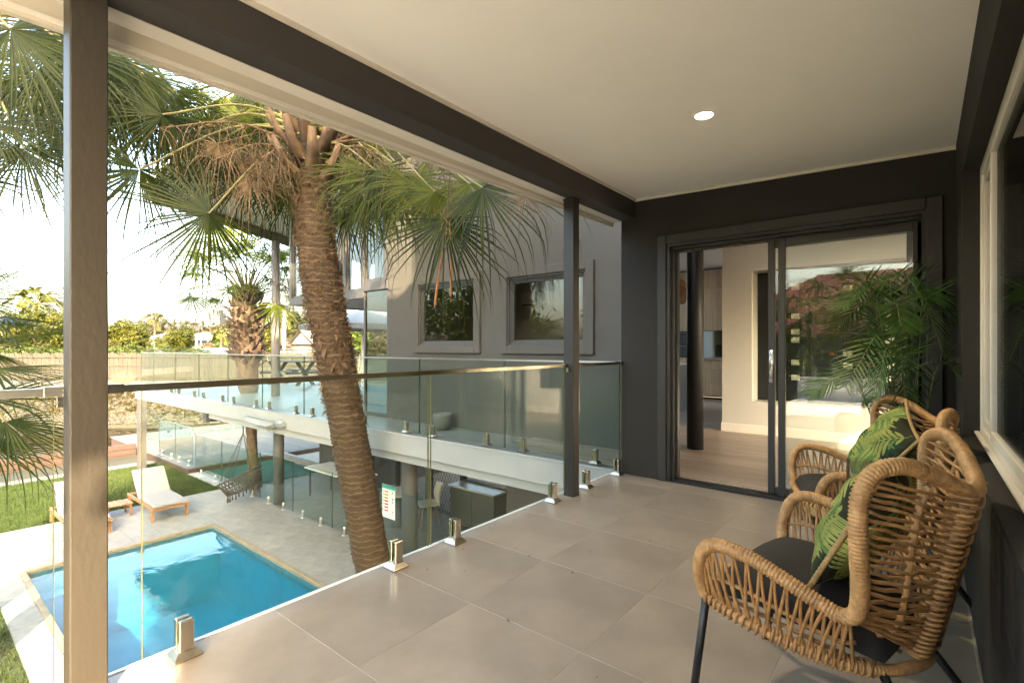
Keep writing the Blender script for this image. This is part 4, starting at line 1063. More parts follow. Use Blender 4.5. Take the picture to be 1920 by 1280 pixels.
cp = MB(); cp.box(-24.2, -22.55, -4, 5.6, -4.5, ZP - .05); cp = cp.build('canal_path', M['concrete']); tag(cp, kind='structure')
# ============================================================ FURNITURE ON THE BALCONY
def rail_tube(q, path, r, pitch=.0095, n=10):
    """tube wound with flat rattan: every turn is a ridge"""
    P = resample(path, pitch / 3)
    rr = [r * (1.0 if i % 3 else .82) * random.uniform(.98, 1.025) for i in range(len(P))]
    q.tube(P, rr, n)
def make_chair():
    t = thing('wicker_chair', '', 'chair', group='wicker wing chairs on the balcony', world=False)
    half = [(.263, -.319, .403), (.271, -.345, .471), (.252, -.364, .55), (.205, -.372, .588), (.11, -.370, .580), (.02, -.360, .545), (-.06, -.347, .507), (-.115, -.342, .490), (-.150, -.358, .520), (-.163, -.388, .60),
            (-.166, -.413, .68), (-.166, -.421, .76), (-.170, -.412, .83), (-.190, -.380, .878), (-.234, -.326, .893), (-.280, -.240, .866), (-.315, -.135, .823), (-.332, -.06, .800)]
    mir = [(x, -y, z) for x, y, z in reversed(half)]
    rail = catmull(half + [(-.336, 0, .795)] + mir, 10)
    q = MB(); rail_tube(q, rail, .0215); q.build('rail', M['rattan'], t, True)
    # seat ring
    hr = [(.263, -.319, .403), (.16, -.325, .375), (.04, -.300, .345), (-.07, -.255, .322), (-.16, -.189, .308), (-.215, -.09, .300)]
    ring_ = catmull(hr + [(-.235, 0, .297)] + [(x, -y, z) for x, y, z in reversed(hr)], 10)
    q = MB(); rail_tube(q, ring_, .0165); rail_tube(q, catmull([(.263, -.319, .403), (.29, -.2, .40), (.295, 0, .40), (.29, .2, .40), (.263, .319, .403)], 8), .0165)
    q.build('seat_ring', M['rattan'], t, True)
    # shell of the back: point at height z (0..1) and side -1..1
    def S(u, w):
        """u: side, w: 0 bottom..1 top rail"""
        f_ = w * (len(ED) - 1); i = min(int(f_), len(ED) - 2); e = ED[i].lerp(ED[i + 1], f_ - i)
        xc, zc_ = -.228 - .107 * w, .30 + .495 * w; k = abs(u)
        return Vector((xc + (e.x - xc) * k ** 2.2, abs(e.y) * u, zc_ + (e.z - zc_) * k ** 1.35))
    ED = catmull([Vector(h) for h in half[6:14]], 6)
    for s in (-1, 1):                                   # two wound spines
        q = MB(); rail_tube(q, [S(s * .27, i / 16) for i in range(17)], .022, .011); q.build('spine', M['rattan'], t, True)
        q = MB(); rail_tube(q, [S(s * .66, i / 14 * .98 + .01) for i in range(15)], .0085, .02, 6); q.build('stay', M['rattan_weave'], t, True)
    q = MB()
    nrow = 27
    for k in range(nrow):
        w = .05 + .90 * k / (nrow - 1); ph = random.uniform(-1, 1)
        wig = [random.uniform(-.003, .003) for _ in range(25)]
        for s in (-1, 1):
            pts = []
            for i in range(10):
                u = s * (.98 - .98 * i / 9 * .76)
                p_ = S(u, min(1, max(0, w + wig[i] + .004 * math.sin(i * 1.7 + ph * 3)))); off = .010 * math.cos(i * math.pi / 3 + (k % 2) * math.pi)
                pts.append(p_ + Vector((off, 0, 0)))
            q.tube(catmull(pts, 3), .0050, 6)
        pts = [S(-.30 + .6 * i / 6, w) + Vector((-.022 if k % 2 else -.006, 0, 0)) for i in range(7)]
        q.tube(catmull(pts, 2), .0055, 6)
    # wraps of strand round the spines
    for s in (-1, 1):
        for k in range(30):
            w = .04 + .93 * k / 29
            c = S(s * .27, w); nrm = Vector((-1, s * .25, 0)).normalized(); lat = Vector((0, 1, .12)).normalized()
            q.tube([c + (nrm * math.cos(a) * .028 + lat * math.sin(a) * .030) for a in [2 * math.pi * j / 10 for j in range(11)]], .0052, 5, False)
    q.build('back_weave', M['rattan_weave'], t, True)
    # arm lattice
    for s in (-1, 1):
        q = MB()
        top = [Vector((x, y * (-s) * -1 if s < 0 else -y, z)) for x, y, z in half[1:8]]
        top = catmull([Vector((x, (y if s < 0 else -y), z)) for x, y, z in half[1:9]], 8)
        bot = catmull([Vector((x, (y if s < 0 else -y), z)) for x, y, z in hr[:5]], 10)
        nA = 15
        def sample(c, u):
            f_ = max(0, min(1, u)) * (len(c) - 1); i = int(f_); return c[i].lerp(c[min(i + 1, len(c) - 1)], f_ - i)
        for k in range(nA):
            u = (k + .8) / (nA + .6)
            a = sample(top, .10 + .86 * u)
            for du in (-.035, .05):
                b = sample(bot, .03 + .82 * u + du)
                mid = a.lerp(b, .5) + Vector((random.uniform(-.004, .004), -s * -.010, 0))
                q.tube(catmull([a, mid, b + Vector((0, 0, -.012))], 4), .0048, 6)
        q.tube([sample(top, .12 + .84 * i / 14).lerp(sample(bot, .03 + .86 * i / 14), .52) + Vector((0, s * .006, 0)) for i in range(15)], .0055, 6)
        for i in range(26):                              # knots of strand on the lower ring
            c = sample(bot, .02 + .95 * i / 25); tg = (sample(bot, .03 + .95 * i / 25) - c).normalized() if i < 25 else Vector((1, 0, 0))
            n1 = tg.orthogonal().normalized(); n2 = tg.cross(n1)
            q.tube([c + (n1 * math.cos(a_) + n2 * math.sin(a_)) * .020 for a_ in [2 * math.pi * j / 9 for j in range(10)]], .0045, 5, False)
        q.build('arm_weave', M['rattan_weave'], t, True)
    # seat sling, legs
    q = MB()
    for k in range(9):
        y = -.27 + k * .0675; q.tube(catmull([(.285, y, .40), (.0, y * .93, .355), (-.205 + abs(y) * .3, y * .68, .308)], 5), .006, 6)
    q.build('sling', M['rattan_weave'], t, True)
    for (a, b) in (((.263, -.319, .395), (.322, -.303, 0)), ((.263, .319, .395), (.322, .303, 0)), ((-.165, -.185, .305), (-.36, -.29, 0)), ((-.165, .185, .305), (-.36, .29, 0))):
        a, b = Vector(a), Vector(b); o = MB().tube([a, b + (a - b).normalized() * .015], .0125, 10).build('leg', M['black'], t, True)
        MB().tube([b + (a - b).normalized() * .04, b + (a - b).normalized() * .02, b + Vector((0, 0, .001))], [.0155, .017, .0165], 10).build('foot_cap', M['black'], o, True)
    # seat cushion
    q = MB(); N = 22; top = []; bot = []
    for i in range(N + 1):
        for j in range(N + 1):
            u, v = -1 + 2 * i / N, -1 + 2 * j / N
            e = 1 - max(abs(u), abs(v)) ** 6
            x = .045 + .235 * u * (1 - .06 * v * v); y = (.298 - .075 * (1 - u) * .5) * v * (1 - .05 * u * u)
            zb_ = .385 - .045 * max(0, -u + .4)
            th = .075 * max(0, 1 - abs(u) ** 5) ** .5 * max(0, 1 - abs(v) ** 5) ** .5
            cr = .006 * mnoise.noise(Vector((x * 9, y * 9, 3)))
            top.append((x, y, zb_ + .02 + th + cr)); bot.append((x, y, zb_ + .02 - .015 * (th / .075)))
    G = N + 1
    fs_ = [(i * G + j, (i + 1) * G + j, (i + 1) * G + j + 1, i * G + j + 1) for i in range(N) for j in range(N)]
    q.add(top, fs_); q.add(bot, [f[::-1] for f in fs_]); q.build('seat_cushion', M['cushion'], t, True)
    return t
def place(o, x, y, phi):
    o.location = (x, y, 0); o.rotation_euler = (0, 0, math.pi - phi)
ch1 = make_chair(); place(ch1, -.221, 1.893, .149); ch1['label'] = 'golden wicker wing chair in the foreground seen from behind'
ch2 = copy_tree(ch1); place(ch2, -.235, 3.153, -.336); ch2['label'] = 'wicker wing chair standing beyond the glass table near the potted palm'

# leaf print cushions: the print is painted as procedural leaf strokes on a fine mesh
def leaf_print(n, seed):
    rg = np.random.default_rng(seed)
    u, v = np.meshgrid(np.linspace(0, 1, n), np.linspace(0, 1, n), indexing='ij')
    C = np.zeros((n, n, 3)); C[:] = (.020, .022, .012)
    def seg(p, q_):
        d = q_ - p; L2 = d @ d
        t = np.clip(((u - p[0]) * d[0] + (v - p[1]) * d[1]) / L2, 0, 1)
        return np.hypot(u - p[0] - t * d[0], v - p[1] - t * d[1]), t
    for k in range(9):                                  # broad dark green monstera patches
        c = rg.uniform(0, 1, 2); a = rg.uniform(0, 6.28); r_ = rg.uniform(.12, .2)
        dx, dy = u - c[0], v - c[1]; x = dx * math.cos(a) + dy * math.sin(a); y = -dx * math.sin(a) + dy * math.cos(a)
        th = np.arctan2(y, x); rr = np.hypot(x, y * 1.25); m = rr < r_ * (.8 + .22 * np.cos(th * 9))
        C[m] = np.array((.010, .035, .016)) * rg.uniform(.7, 1.5)
        m2 = m & (np.abs(y) < .006); C[m2] = (.12, .2, .06)
        for j in range(4):
            hx = rg.uniform(-.5, .5) * r_; hy = rg.uniform(-.5, .5) * r_
            mm = (np.hypot(x - hx, (y - hy) * 2) < .016); C[mm & m] = (.09, .12, .03)
    fr = [((.05, .15), (.75, .45)), ((.95, .05), (.40, .60)), ((.1, .95), (.65, .62)), ((.9, .98), (.55, .25)), ((.02, .5), (.45, .95)), ((.5, .0), (.95, .5))]
    for a, b in fr:
        a, b = np.array(a), np.array(b); ax = b - a; L = np.hypot(*ax); ax /= L; nr = np.array((-ax[1], ax[0]))
        light = rg.uniform(.8, 1.2)
        for j in range(15):
            t = j / 14; p = a + ax * L * (.1 + .9 * t)
            for s in (-1, 1):
                ln = .31 * math.sin(math.pi * (.15 + .75 * t)) * rg.uniform(.8, 1.1)
                q_ = p + (ax * .62 + nr * s * .8) * ln + np.array((0, 0))
                d, tt = seg(p, q_); w_ = .0165 * np.sin(np.pi * np.clip(.08 + .92 * tt, 0, 1)) ** .7
                m = d < w_
                base = np.array((.26, .29, .085)) * light if rg.random() < .65 else np.array((.09, .17, .055)) * light
                C[m] = base * (0.75 + .5 * tt[m])[:, None]
                m3 = d < .0016; C[m3] = (.10, .16, .03)
        d, tt = seg(a, b); C[d < .004] = (.20, .26, .05)
    return C
pm = bpy.data.materials.new('leaf_print_fabric'); n_, l_ = nt(pm); p_ = n_['Principled BSDF']; p_.inputs['Roughness'].default_value = .85; p_.inputs['Specular IOR Level'].default_value = .2
ca = new(n_, 'ShaderNodeVertexColor'); ca.layer_name = 'print'; l_.new(ca.outputs[0], p_.inputs['Base Color'])
nb = new(n_, 'ShaderNodeTexNoise'); nb.inputs['Scale'].default_value = 500; bb = new(n_, 'ShaderNodeBump'); bb.inputs['Distance'].default_value = .0004; l_.new(nb.outputs[0], bb.inputs['Height']); l_.new(bb.outputs[0], p_.inputs['Normal'])
def pillow(lab, c, fwd, up, size, seed):
    t = thing('scatter_cushion', lab, 'cushion', c, group='leaf print cushions on the wicker chairs')
    n = 180; fwd = Vector(fwd).normalized(); up = Vector(up); up = (up - fwd * up.dot(fwd)).normalized(); sd = up.cross(fwd)
    U = np.linspace(-1, 1, n); u, v = np.meshgrid(U, U, indexing='ij')
    th = .085 * np.clip(1 - np.abs(u) ** 2.4, 0, 1) ** .55 * np.clip(1 - np.abs(v) ** 2.4, 0, 1) ** .55
    pinch = 1 - .07 * (1 - v ** 2); pinch2 = 1 - .07 * (1 - u ** 2)
    wr = .006 * np.sin(u * 5 + v * 3 + seed) + .004 * np.sin(v * 9 - u * 4)
    V = []
    for sgn in (1, -1):
        a = u * pinch * size / 2; b = v * pinch2 * size / 2; z = sgn * (th + wr * (th > .02))
        P = np.array(c)[None, None, :] + a[..., None] * np.array(sd) + b[..., None] * np.array(up) + z[..., None] * np.array(fwd)
        V.append(P.reshape(-1, 3))
    V = np.vstack(V); q = MB(); idx = np.arange(n * n).reshape(n, n)
    fs_ = np.stack([idx[:-1, :-1], idx[1:, :-1], idx[1:, 1:], idx[:-1, 1:]], -1).reshape(-1, 4)
    q.v = [tuple(x) for x in V]; q.f = [tuple(f) for f in fs_] + [tuple(f[::-1] + n * n) for f in fs_]; q.m = [0] * len(q.f)
    o = q.build('cover', pm, t, True); me = o.data
    attr = me.color_attributes.new('print', 'FLOAT_COLOR', 'POINT')
    C = np.vstack([leaf_print(n, seed).reshape(-1, 3), leaf_print(n, seed + 50).reshape(-1, 3)]); C = np.c_[C, np.ones(len(C))]
    attr.data.foreach_set('color', C.ravel().astype(np.float32))
    edge = []
    for k in range(41): edge.append((-1 + k / 20, -1))
    for k in range(1, 41): edge.append((1, -1 + k / 20))
    for k in range(1, 41): edge.append((1 - k / 20, 1))
    for k in range(1, 41): edge.append((-1, 1 - k / 20))
    path = [Vector(c) + sd * (a * (1 - .07 * (1 - b * b)) * size / 2 * 1.01) + up * (b * (1 - .07 * (1 - a * a)) * size / 2 * 1.01) for a, b in edge]
    q = MB(); rail_tube(q, path, .0085, .012, 8); q.build('piping', M['rope'], t, True)
def chair_local(x, y, phi, lx, ly, lz):
    f_ = Vector((-math.cos(phi), math.sin(phi), 0)); l2_ = Vector((math.sin(phi), math.cos(phi), 0)); return Vector((x, y, 0)) + f_ * lx + l2_ * ly + Vector((0, 0, lz)), f_, l2_
c, f_, s_ = chair_local(-.221, 1.893, .149, -.075, .02, .645); pillow('palm leaf print cushion on the near wicker chair', c, f_ * .9 + Vector((0, 0, .42)), Vector((0, 0, 1)) + s_ * .16, .42, 3)
c, f_, s_ = chair_local(-.235, 3.153, -.336, -.075, .0, .655); pillow('palm leaf print cushion with rope edge on the far wicker chair', c, f_ * .85 + Vector((0, 0, .5)), Vector((0, 0, 1)) - s_ * .35, .44, 11)

# glass side table with hurricane glass
tb = thing('glass_table', 'round glass side table with black legs between the wicker chairs', 'table', (-.19, 2.65, 0), world=False)
q = MB(); q.lathe([(.0005, .452), (.31, .452), (.315, .457), (.31, .462), (.0005, .462)], 48); q.build('glass_top', glass('table_glass', (.80, .90, .86)), tb, True)
q = MB(); q.tube([(.22 * math.cos(a), .22 * math.sin(a), .438) for a in [2 * math.pi * k / 36 for k in range(37)]], .009, 8, False); q.build('ring', M['black'], tb, True)
for k in range(4):
    a = R(45 + 90 * k); o = MB().tube([(.2 * math.cos(a), .2 * math.sin(a), .44), (.27 * math.cos(a), .27 * math.sin(a), 0.01)], .010, 8).build('leg', M['black'], tb, True)
mt = thing('woven_mat', 'round woven grass mat lying on the glass table', 'mat', (-.22, 2.62, .463), world=False)
q = MB(); q.tube([((.018 + .016 * t / 6.283) * math.cos(t), (.018 + .016 * t / 6.283) * math.sin(t), .005) for t in [i * .2 for i in range(380)]], .007, 5); q.build('coil', M['rope'], mt, True)
hv = thing('hurricane_vase', 'clear cylindrical glass vase standing on the glass table', 'vase', (-.20, 2.53, .478), world=False)
q = MB(); q.lathe([(.0005, .0), (.046, .0), (.048, .006), (.048, .235), (.044, .235), (.044, .012), (.0005, .012)], 32); q.build('cylinder', glass('vase_glass', (.92, .94, .94), 1.5, boost=1.6), hv, True)

# potted palm in the corner
pp = thing('potted_palm', 'potted parlour palm with arching feathery fronds in the balcony corner', 'plant', (-.10, 3.93, 0))
pc_ = Vector((-.10, 3.93, 0))
q = MB(); q.lathe([(.12, .002), (.135, .02), (.165, .30), (.17, .33), (.155, .335), (.15, .30), (.0005, .29)], 28, pc_); q.build('pot', M['pot'], pp, True)
def pinnate(name, base, ctrl, tip, n, ll, parent, mats, wid=.014, droop=.25, seed=0, tilt=0.0, stemr=.005):
    rg = random.Random(seed); base, ctrl, tip = Vector(base), Vector(ctrl), Vector(tip)
    path = catmull([base, base.lerp(ctrl, .6), ctrl, ctrl.lerp(tip, .55) + Vector((0, 0, .02)), tip], 8)
    q = MB(); m = len(path); q.mat(1).tube(path, [stemr * (1 - .75 * i / m) for i in range(m)], 6); q.mat(0)
    for k in range(n):
        t = .32 + .67 * k / (n - 1); f_ = t * (m - 1); i = min(int(f_), m - 2); p = path[i].lerp(path[i + 1], f_ - i); tg = (path[i + 1] - path[i]).normalized()
        sd = tg.cross(UP); sd = sd.normalized() if sd.length > .05 else Vector((1, 0, 0)); nm = sd.cross(tg)
        if tilt: sd = sd * math.cos(tilt) + nm * math.sin(tilt); nm = sd.cross(tg)
        L = ll * math.sin(math.pi * (.22 + .70 * (t - .32) / .67)) ** .7 * rg.uniform(.88, 1.1)
        for s in (-1, 1):
            d = (tg * (.55 + .5 * t) + sd * s + nm * .18).normalized(); pts = [p]; st = 5
            for j in range(st):
                d = (d + Vector((0, 0, -1)) * droop * (.35 + j * .18) * rg.uniform(.7, 1.2) / st).normalized(); pts.append(pts[-1] + d * L / st)
            w_ = [.45, 1, 1, .85, .5, .03]; lat = d.cross(nm).normalized()
            V = []
            for j, a in enumerate(pts):
                h = lat * wid * .5 * w_[j]; V += [a - h, a - nm * wid * .12 * w_[j], a + h]
            o = len(q.v); q.add(V, [(j * 3 + e, j * 3 + e + 1, j * 3 + e + 4, j * 3 + e + 3) for j in range(st) for e in (0, 1)])
    return q.build(name, mats, parent, True)
PB = pc_ + Vector((0, 0, .30))
tips = [((1560, 655, 3.2), (1640, 590, 3.0)), ((1745, 590, 3.05), (1720, 575, 3.05)), ((1770, 690, 2.95), (1730, 600, 2.95)), ((1585, 750, 2.9), (1650, 665, 2.95)), ((1850, 765, 2.75), (1760, 720, 2.9)),
        ((1660, 580, 3.3), (1670, 570, 3.2)), ((1520, 765, 3.15), (1600, 735, 3.1)), ((1700, 800, 2.8), (1690, 700, 2.85)), ((1610, 690, 3.35), (1650, 630, 3.2)), ((1800, 640, 3.1), (1740, 585, 3.1)), ((1690, 640, 2.85), (1680, 610, 2.95)), ((1580, 600, 3.05), (1630, 570, 3.1)),
        ((1720, 540, 3.2), (1700, 575, 3.2)), ((1640, 770, 2.75), (1665, 690, 2.8))]
tips = [((a[0], a[1] - 25, a[2]), (b[0], b[1] - 35, b[2])) for a, b in tips]
for i, (tp_, cp_) in enumerate(tips):
    pinnate('frond', PB + Vector((random.uniform(-.05, .05), random.uniform(-.05, .05), 0)), at(*cp_), at(*tp_), 21, .20, pp, [M['plant_leaf'], M['plant_stem']], .0100, .25, i, random.uniform(-.5, .5), .0055)

# a few dry leaf scraps blown onto the tiles
q = MB(); rg0 = random.Random(12)
for k in range(34):
    x, y = rg0.uniform(-2.1, -.4), rg0.uniform(.9, 4.1); a = rg0.uniform(0, 6.28); L = rg0.uniform(.004, .016); d1 = Vector((math.cos(a), math.sin(a), 0)) * L; d2 = Vector((-math.sin(a), math.cos(a), 0)) * L * .3; c = Vector((x, y, .0015))
    q.add([c - d1, c - d2 + Vector((0, 0, .002)), c + d1 + Vector((0, 0, .003)), c + d2], [(0, 1, 2, 3)])
o = q.build('leaf_litter', M['boot']); tag(o, 'tiny dry leaf scraps scattered on the balcony tiles', 'leaf litter', kind='stuff')
# ============================================================ PALMS
DOWN = Vector((0, 0, -1))
def fan_frond(parent, crown, hub, Rr, axis=None, droop=.5, mats=None, seed=0, spread=2.35, nseg=40, petr=.016, normal=None, split=.26, pet=True):
    rg = random.Random(seed); crown, hub = Vector(crown), Vector(hub)
    q = MB()
    mid = crown.lerp(hub, .5) + Vector((0, 0, .16 * (hub - crown).length))
    pp_ = catmull([crown, mid, hub], 8)
    if pet:
        q.mat(1); m = len(pp_); q.tube(pp_, [petr * (1.9 - 1.2 * min(1, i / (m * .35)) if i < m * .35 else .9 - .3 * i / m) for i in range(m)], 6)
    a = Vector(axis).normalized() if axis is not None else ((pp_[-1] - pp_[-3]).normalized() + DOWN * .35).normalized()
    if normal is None:
        o = Vector((hub.x - crown.x, hub.y - crown.y, 0)); o = o.normalized() if o.length > .05 else Vector((1, 0, 0))
        normal = UP * (1 - max(0, -a.z)) + o * max(0, -a.z) + Vector((rg.uniform(-.25, .25), rg.uniform(-.25, .25), 0))
    n = Vector(normal); n = (n - a * n.dot(a)).normalized(); s = n.cross(a)
    q.mat(0)
    steps = [.0, .15, .30, .42, .54, .66, .78, .89, 1.0]
    dth = 2 * spread / nseg
    dead = rg.random()
    for k in range(nseg):
        th = -spread + dth * (k + .5)
        if rg.random() < .07: continue
        L = Rr * 1.2 * (.70 + .30 * math.cos(th * .6)) * (rg.uniform(.84, 1.08) if rg.random() < .88 else rg.uniform(.5, .8))
        fold = .30 * abs(th) / spread
        d = (a * math.cos(th) + s * math.sin(th) + n * (-.10 - fold * .55)).normalized()
        lat0 = (-a * math.sin(th) + s * math.cos(th)).normalized()
        dr = droop * rg.uniform(.5, 1.7); kink = rg.uniform(.5, .9); snap = rg.random() < .10; tw = rg.uniform(-.5, .5)
        p = hub + d * .01; V = []
        for j in range(len(steps)):
            r_ = steps[j]
            if j:
                ln = (steps[j] - steps[j - 1]) * L
                if r_ > split:
                    d = (d + DOWN * dr * (r_ - split) * ((6.0 if snap else 2.4) if r_ > kink else .45) + lat0 * tw * .10).normalized()
                p = p + d * ln
            wfull = 2 * math.tan(dth / 2) * max(.012, min(r_, split) * L) * 1.03
            if r_ <= split: w_ = wfull
            else: w_ = wfull * max(0.02, .78 - .77 * ((r_ - split) / (1 - split)) ** .85)
            nn = lat0.cross(d).normalized(); lat = d.cross(nn).normalized()
            lat = lat0 - d * lat0.dot(d); lat = lat.normalized()
            V += [p - lat * w_ * .5, p + nn * w_ * .16, p + lat * w_ * .5]
        q.add(V, [(j * 3 + e, j * 3 + e + 1, j * 3 + e + 4, j * 3 + e + 3) for j in range(len(steps) - 1) for e in (0, 1)])
    return q.build('frond', mats or [M['fan'], M['petiole']], parent, False)

def trunk_mesh(path, rad, n=40, step=.022, ringp=.055, amp=.012, namp=.012, seed=0):
    P = resample(path, step); m = len(P); q = MB(); V = []
    nx = Vector((1, 0, 0)); length = m * step
    for i, p in enumerate(P):
        t = (P[min(i + 1, m - 1)] - P[max(i - 1, 0)]).normalized(); nx = (nx - t * nx.dot(t)).normalized(); ny = t.cross(nx); r0 = rad(i / (m - 1))
        for k in range(n):
            a = 2 * math.pi * k / n
            ph = (i * step + .030 * math.sin(a * 1 + seed) + .03 * mnoise.noise(Vector((math.cos(a) * 2, math.sin(a) * 2, i * step * 2.2)))) / ringp
            saw = (ph % 1.0); r_ = r0 + amp * (saw ** 2.5) + namp * mnoise.noise(Vector((math.cos(a) * 5 * r0 / .25, math.sin(a) * 5 * r0 / .25, i * step * 6 + seed)))
            V.append(p + (nx * math.cos(a) + ny * math.sin(a)) * r_)
    q.add(V, [(i * n + k, i * n + (k + 1) % n, (i + 1) * n + (k + 1) % n, (i + 1) * n + k) for i in range(m - 1) for k in range(n)])
    return q, P
def fibres(P, rad, n, ln, seed, t0=0, t1=1):
    rg = random.Random(seed); q = MB(); m = len(P)
    for _ in range(n):
        t = t0 + (t1 - t0) * rg.random(); i = min(m - 2, int(t * (m - 1))); a = rg.uniform(0, 6.283)
        tg = (P[i + 1] - P[i]).normalized(); nx = tg.orthogonal().normalized(); ny = tg.cross(nx); o = nx * math.cos(a) + ny * math.sin(a); lat = tg.cross(o)
        p = P[i] + o * rad(t) * rg.uniform(.97, 1.02); L = ln * rg.uniform(.4, 1.3); d = (tg * rg.uniform(-.9, .9) + lat * rg.uniform(-1.2, 1.2) + o * rg.uniform(.15, .7)).normalized(); w_ = rg.uniform(.002, .008)
        e = p + d * L * .55 + o * .01; f = e + (d + DOWN * .7 + o * rg.uniform(-.4, .4)) * L * .4
        q.add([p - tg * w_, p + tg * w_, e + tg * w_ * .8, e - tg * w_ * .8, f], [(0, 1, 2, 3), (3, 2, 4)])
    return q
def strands(q, p0, p1, n, ln, rg):
    """a flower stalk with hanging strands"""
    path = catmull([p0, p0.lerp(p1, .5) + Vector((0, 0, .18)), p1], 10); m = len(path)
    q.tube(path, [.014 * (1 - .6 * i / m) for i in range(m)], 6)
    for k in range(n):
        p = path[int(m * (.35 + .64 * k / n))]; d = Vector((rg.uniform(-1, 1), rg.uniform(-1, 1), rg.uniform(-.6, .4))).normalized(); pts = [p]
        for j in range(5):
            d = (d + DOWN * .55).normalized(); pts.append(pts[-1] + d * ln / 5 * rg.uniform(.7, 1.3))
        q.tube(pts, [.005, .004, .0035, .003, .0025, .002], 4, False)

# main palm leaning beside the walkway
mp_ = thing('fan_palm', 'tall leaning fan palm with brown ringed trunk beside the walkway', 'palm tree', at(735, 1200, 6.6))
path = catmull([at(742, 1215, 6.62), at(700, 1060, 6.52), at(678, 940, 6.45), at(652, 800, 6.36), at(625, 650, 6.27), at(603, 530, 6.2), at(590, 420, 6.15), at(586, 330, 6.1), at(592, 270, 6.05)], 10)
def rad(t): return .222 - .018 * t if t < .62 else .208 + .018 * math.sin((t - .62) / .38 * 5)
q, TP = trunk_mesh(path, rad, 48, .016, .05, .013, .014, 1); q.build('trunk', M['trunk'], mp_, True)
fq = fibres(TP, rad, 3600, .075, 5, .5, .97); fq2 = fibres(TP, rad, 700, .035, 6, 0, .5); fq.add(fq2.v, fq2.f); rgf = random.Random(15)
for _ in range(170):                                     # ragged flaps of old leaf base
    i = int(len(TP) * rgf.uniform(.55, .95)); tg = (TP[i + 1] - TP[i]).normalized(); nx = tg.orthogonal().normalized(); a = rgf.uniform(0, 6.283); o_ = nx * math.cos(a) + tg.cross(nx) * math.sin(a); lat = tg.cross(o_); p_ = TP[i] + o_ * .215; w_ = rgf.uniform(.012, .04); L = rgf.uniform(.05, .13); sg = rgf.choice((-1, 1, 1))
    e_ = p_ + tg * L * .6 * sg + o_ * rgf.uniform(.01, .05) + lat * rgf.uniform(-.04, .04); f_ = e_ + tg * L * .4 * sg + o_ * rgf.uniform(0, .04) + lat * rgf.uniform(-.03, .03)
    fq.add([p_ - lat * w_, p_ + lat * w_, e_ + lat * w_ * .7, e_ - lat * w_ * .6, f_], [(0, 1, 2, 3), (3, 2, 4)])
o = fq.build('trunk_fibre', M['fibre'], mp_); o['kind'] = 'stuff'
K = at(590, 262, 6.05)
# leaf boots round the crown
rg = random.Random(4)
for k in range(26):
    a = k * 2.4; z = -.42 + .6 * (k / 26); b = K + Vector((math.cos(a) * .23, math.sin(a) * .23, z - .1)); e = b + Vector((math.cos(a) * .30, math.sin(a) * .30, .30 + .12 * rg.random()))
    lat = Vector((-math.sin(a), math.cos(a), 0)); o_ = Vector((math.cos(a), math.sin(a), 0)); w0 = .10; w1 = .04
    q = MB(); mid = b.lerp(e, .5) - Vector((0, 0, .05)) + o_ * .03
    V = []
    for p_, w_ in ((b, w0), (mid, .065), (e, w1)): V += [p_ - lat * w_, p_ + o_ * w_ * .55 - Vector((0, 0, w_ * .3)), p_ + lat * w_, p_ - o_ * .01]
    q.add(V, [(j * 4 + i, j * 4 + (i + 1) % 4, j * 4 + 4 + (i + 1) % 4, j * 4 + 4 + i) for j in range(2) for i in range(4)] + [(8, 9, 10, 11)]); q.build('leaf_base', M['boot'], mp_, True)
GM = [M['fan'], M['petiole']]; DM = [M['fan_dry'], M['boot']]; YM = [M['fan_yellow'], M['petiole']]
# fronds seen in the photograph: hub pixel, distance, tip pixel, tip distance, length, droop, dry
FR = [((392, 400, 5.5), (275, 470, 5.2), 1.05, .35, 0), ((262, 318, 5.3), (240, 430, 5.1), 1.0, .5, 0), ((305, 215, 5.4), (225, 330, 5.2), 1.05, .8, 0), ((350, 250, 5.9), (330, 360, 5.8), .95, .9, 0),
      ((515, 345, 7.0), (505, 430, 7.0), .85, .55, 0), ((455, 300, 6.6), (450, 420, 6.6), .8, .8, 1), ((470, 340, 5.6), (420, 420, 5.4), .6, .8, 1), ((410, 270, 5.7), (400, 380, 5.6), .7, 1.0, 1),
      ((690, 345, 6.6), (675, 460, 6.6), .95, .7, 0), ((740, 350, 5.7), (720, 470, 5.6), .85, .9, 0), ((770, 335, 5.5), (800, 440, 5.4), .8, .8, 3), ((650, 400, 7.0), (640, 500, 7.1), .9, .6, 0),
      ((836, 412, 5.4), (905, 560, 5.25), 1.12, .45, 0), ((838, 410, 5.38), (838, 330, 5.5), .62, .15, 2), ((905, 352, 5.0), (1010, 420, 4.75), 1.05, .75, 0), ((880, 345, 5.3), (860, 440, 5.2), .6, 1.0, 3), ((985, 368, 4.7), (1035, 440, 4.6), .5, .9, 1),
      ((705, 320, 5.5), (690, 420, 5.4), .75, 1.0, 0), ((640, 330, 7.6), (650, 420, 7.5), .8, 1.0, 0), ((545, 360, 7.2), (560, 460, 7.3), .9, .6, 0),
      ((680, 315, 5.8), (665, 410, 5.8), .8, .9, 3), ((720, 330, 5.6), (735, 430, 5.6), .8, .9, 3), ((775, 345, 5.5), (770, 440, 5.45), .75, 1.0, 3), ((815, 360, 5.35), (800, 460, 5.3), .7, 1.0, 3), ((690, 380, 5.8), (680, 470, 5.8), .75, .9, 0), ((655, 350, 7.6), (630, 440, 7.7), .9, .8, 3),
      ((330, 180, 6.6), (290, 290, 6.6), 1.05, .8, 0), ((400, 190, 6.8), (380, 300, 6.8), 1.0, .9, 0), ((450, 210, 7.0), (440, 320, 7.1), 1.0, .9, 3), ((365, 300, 6.4), (340, 400, 6.3), .9, .8, 0)]
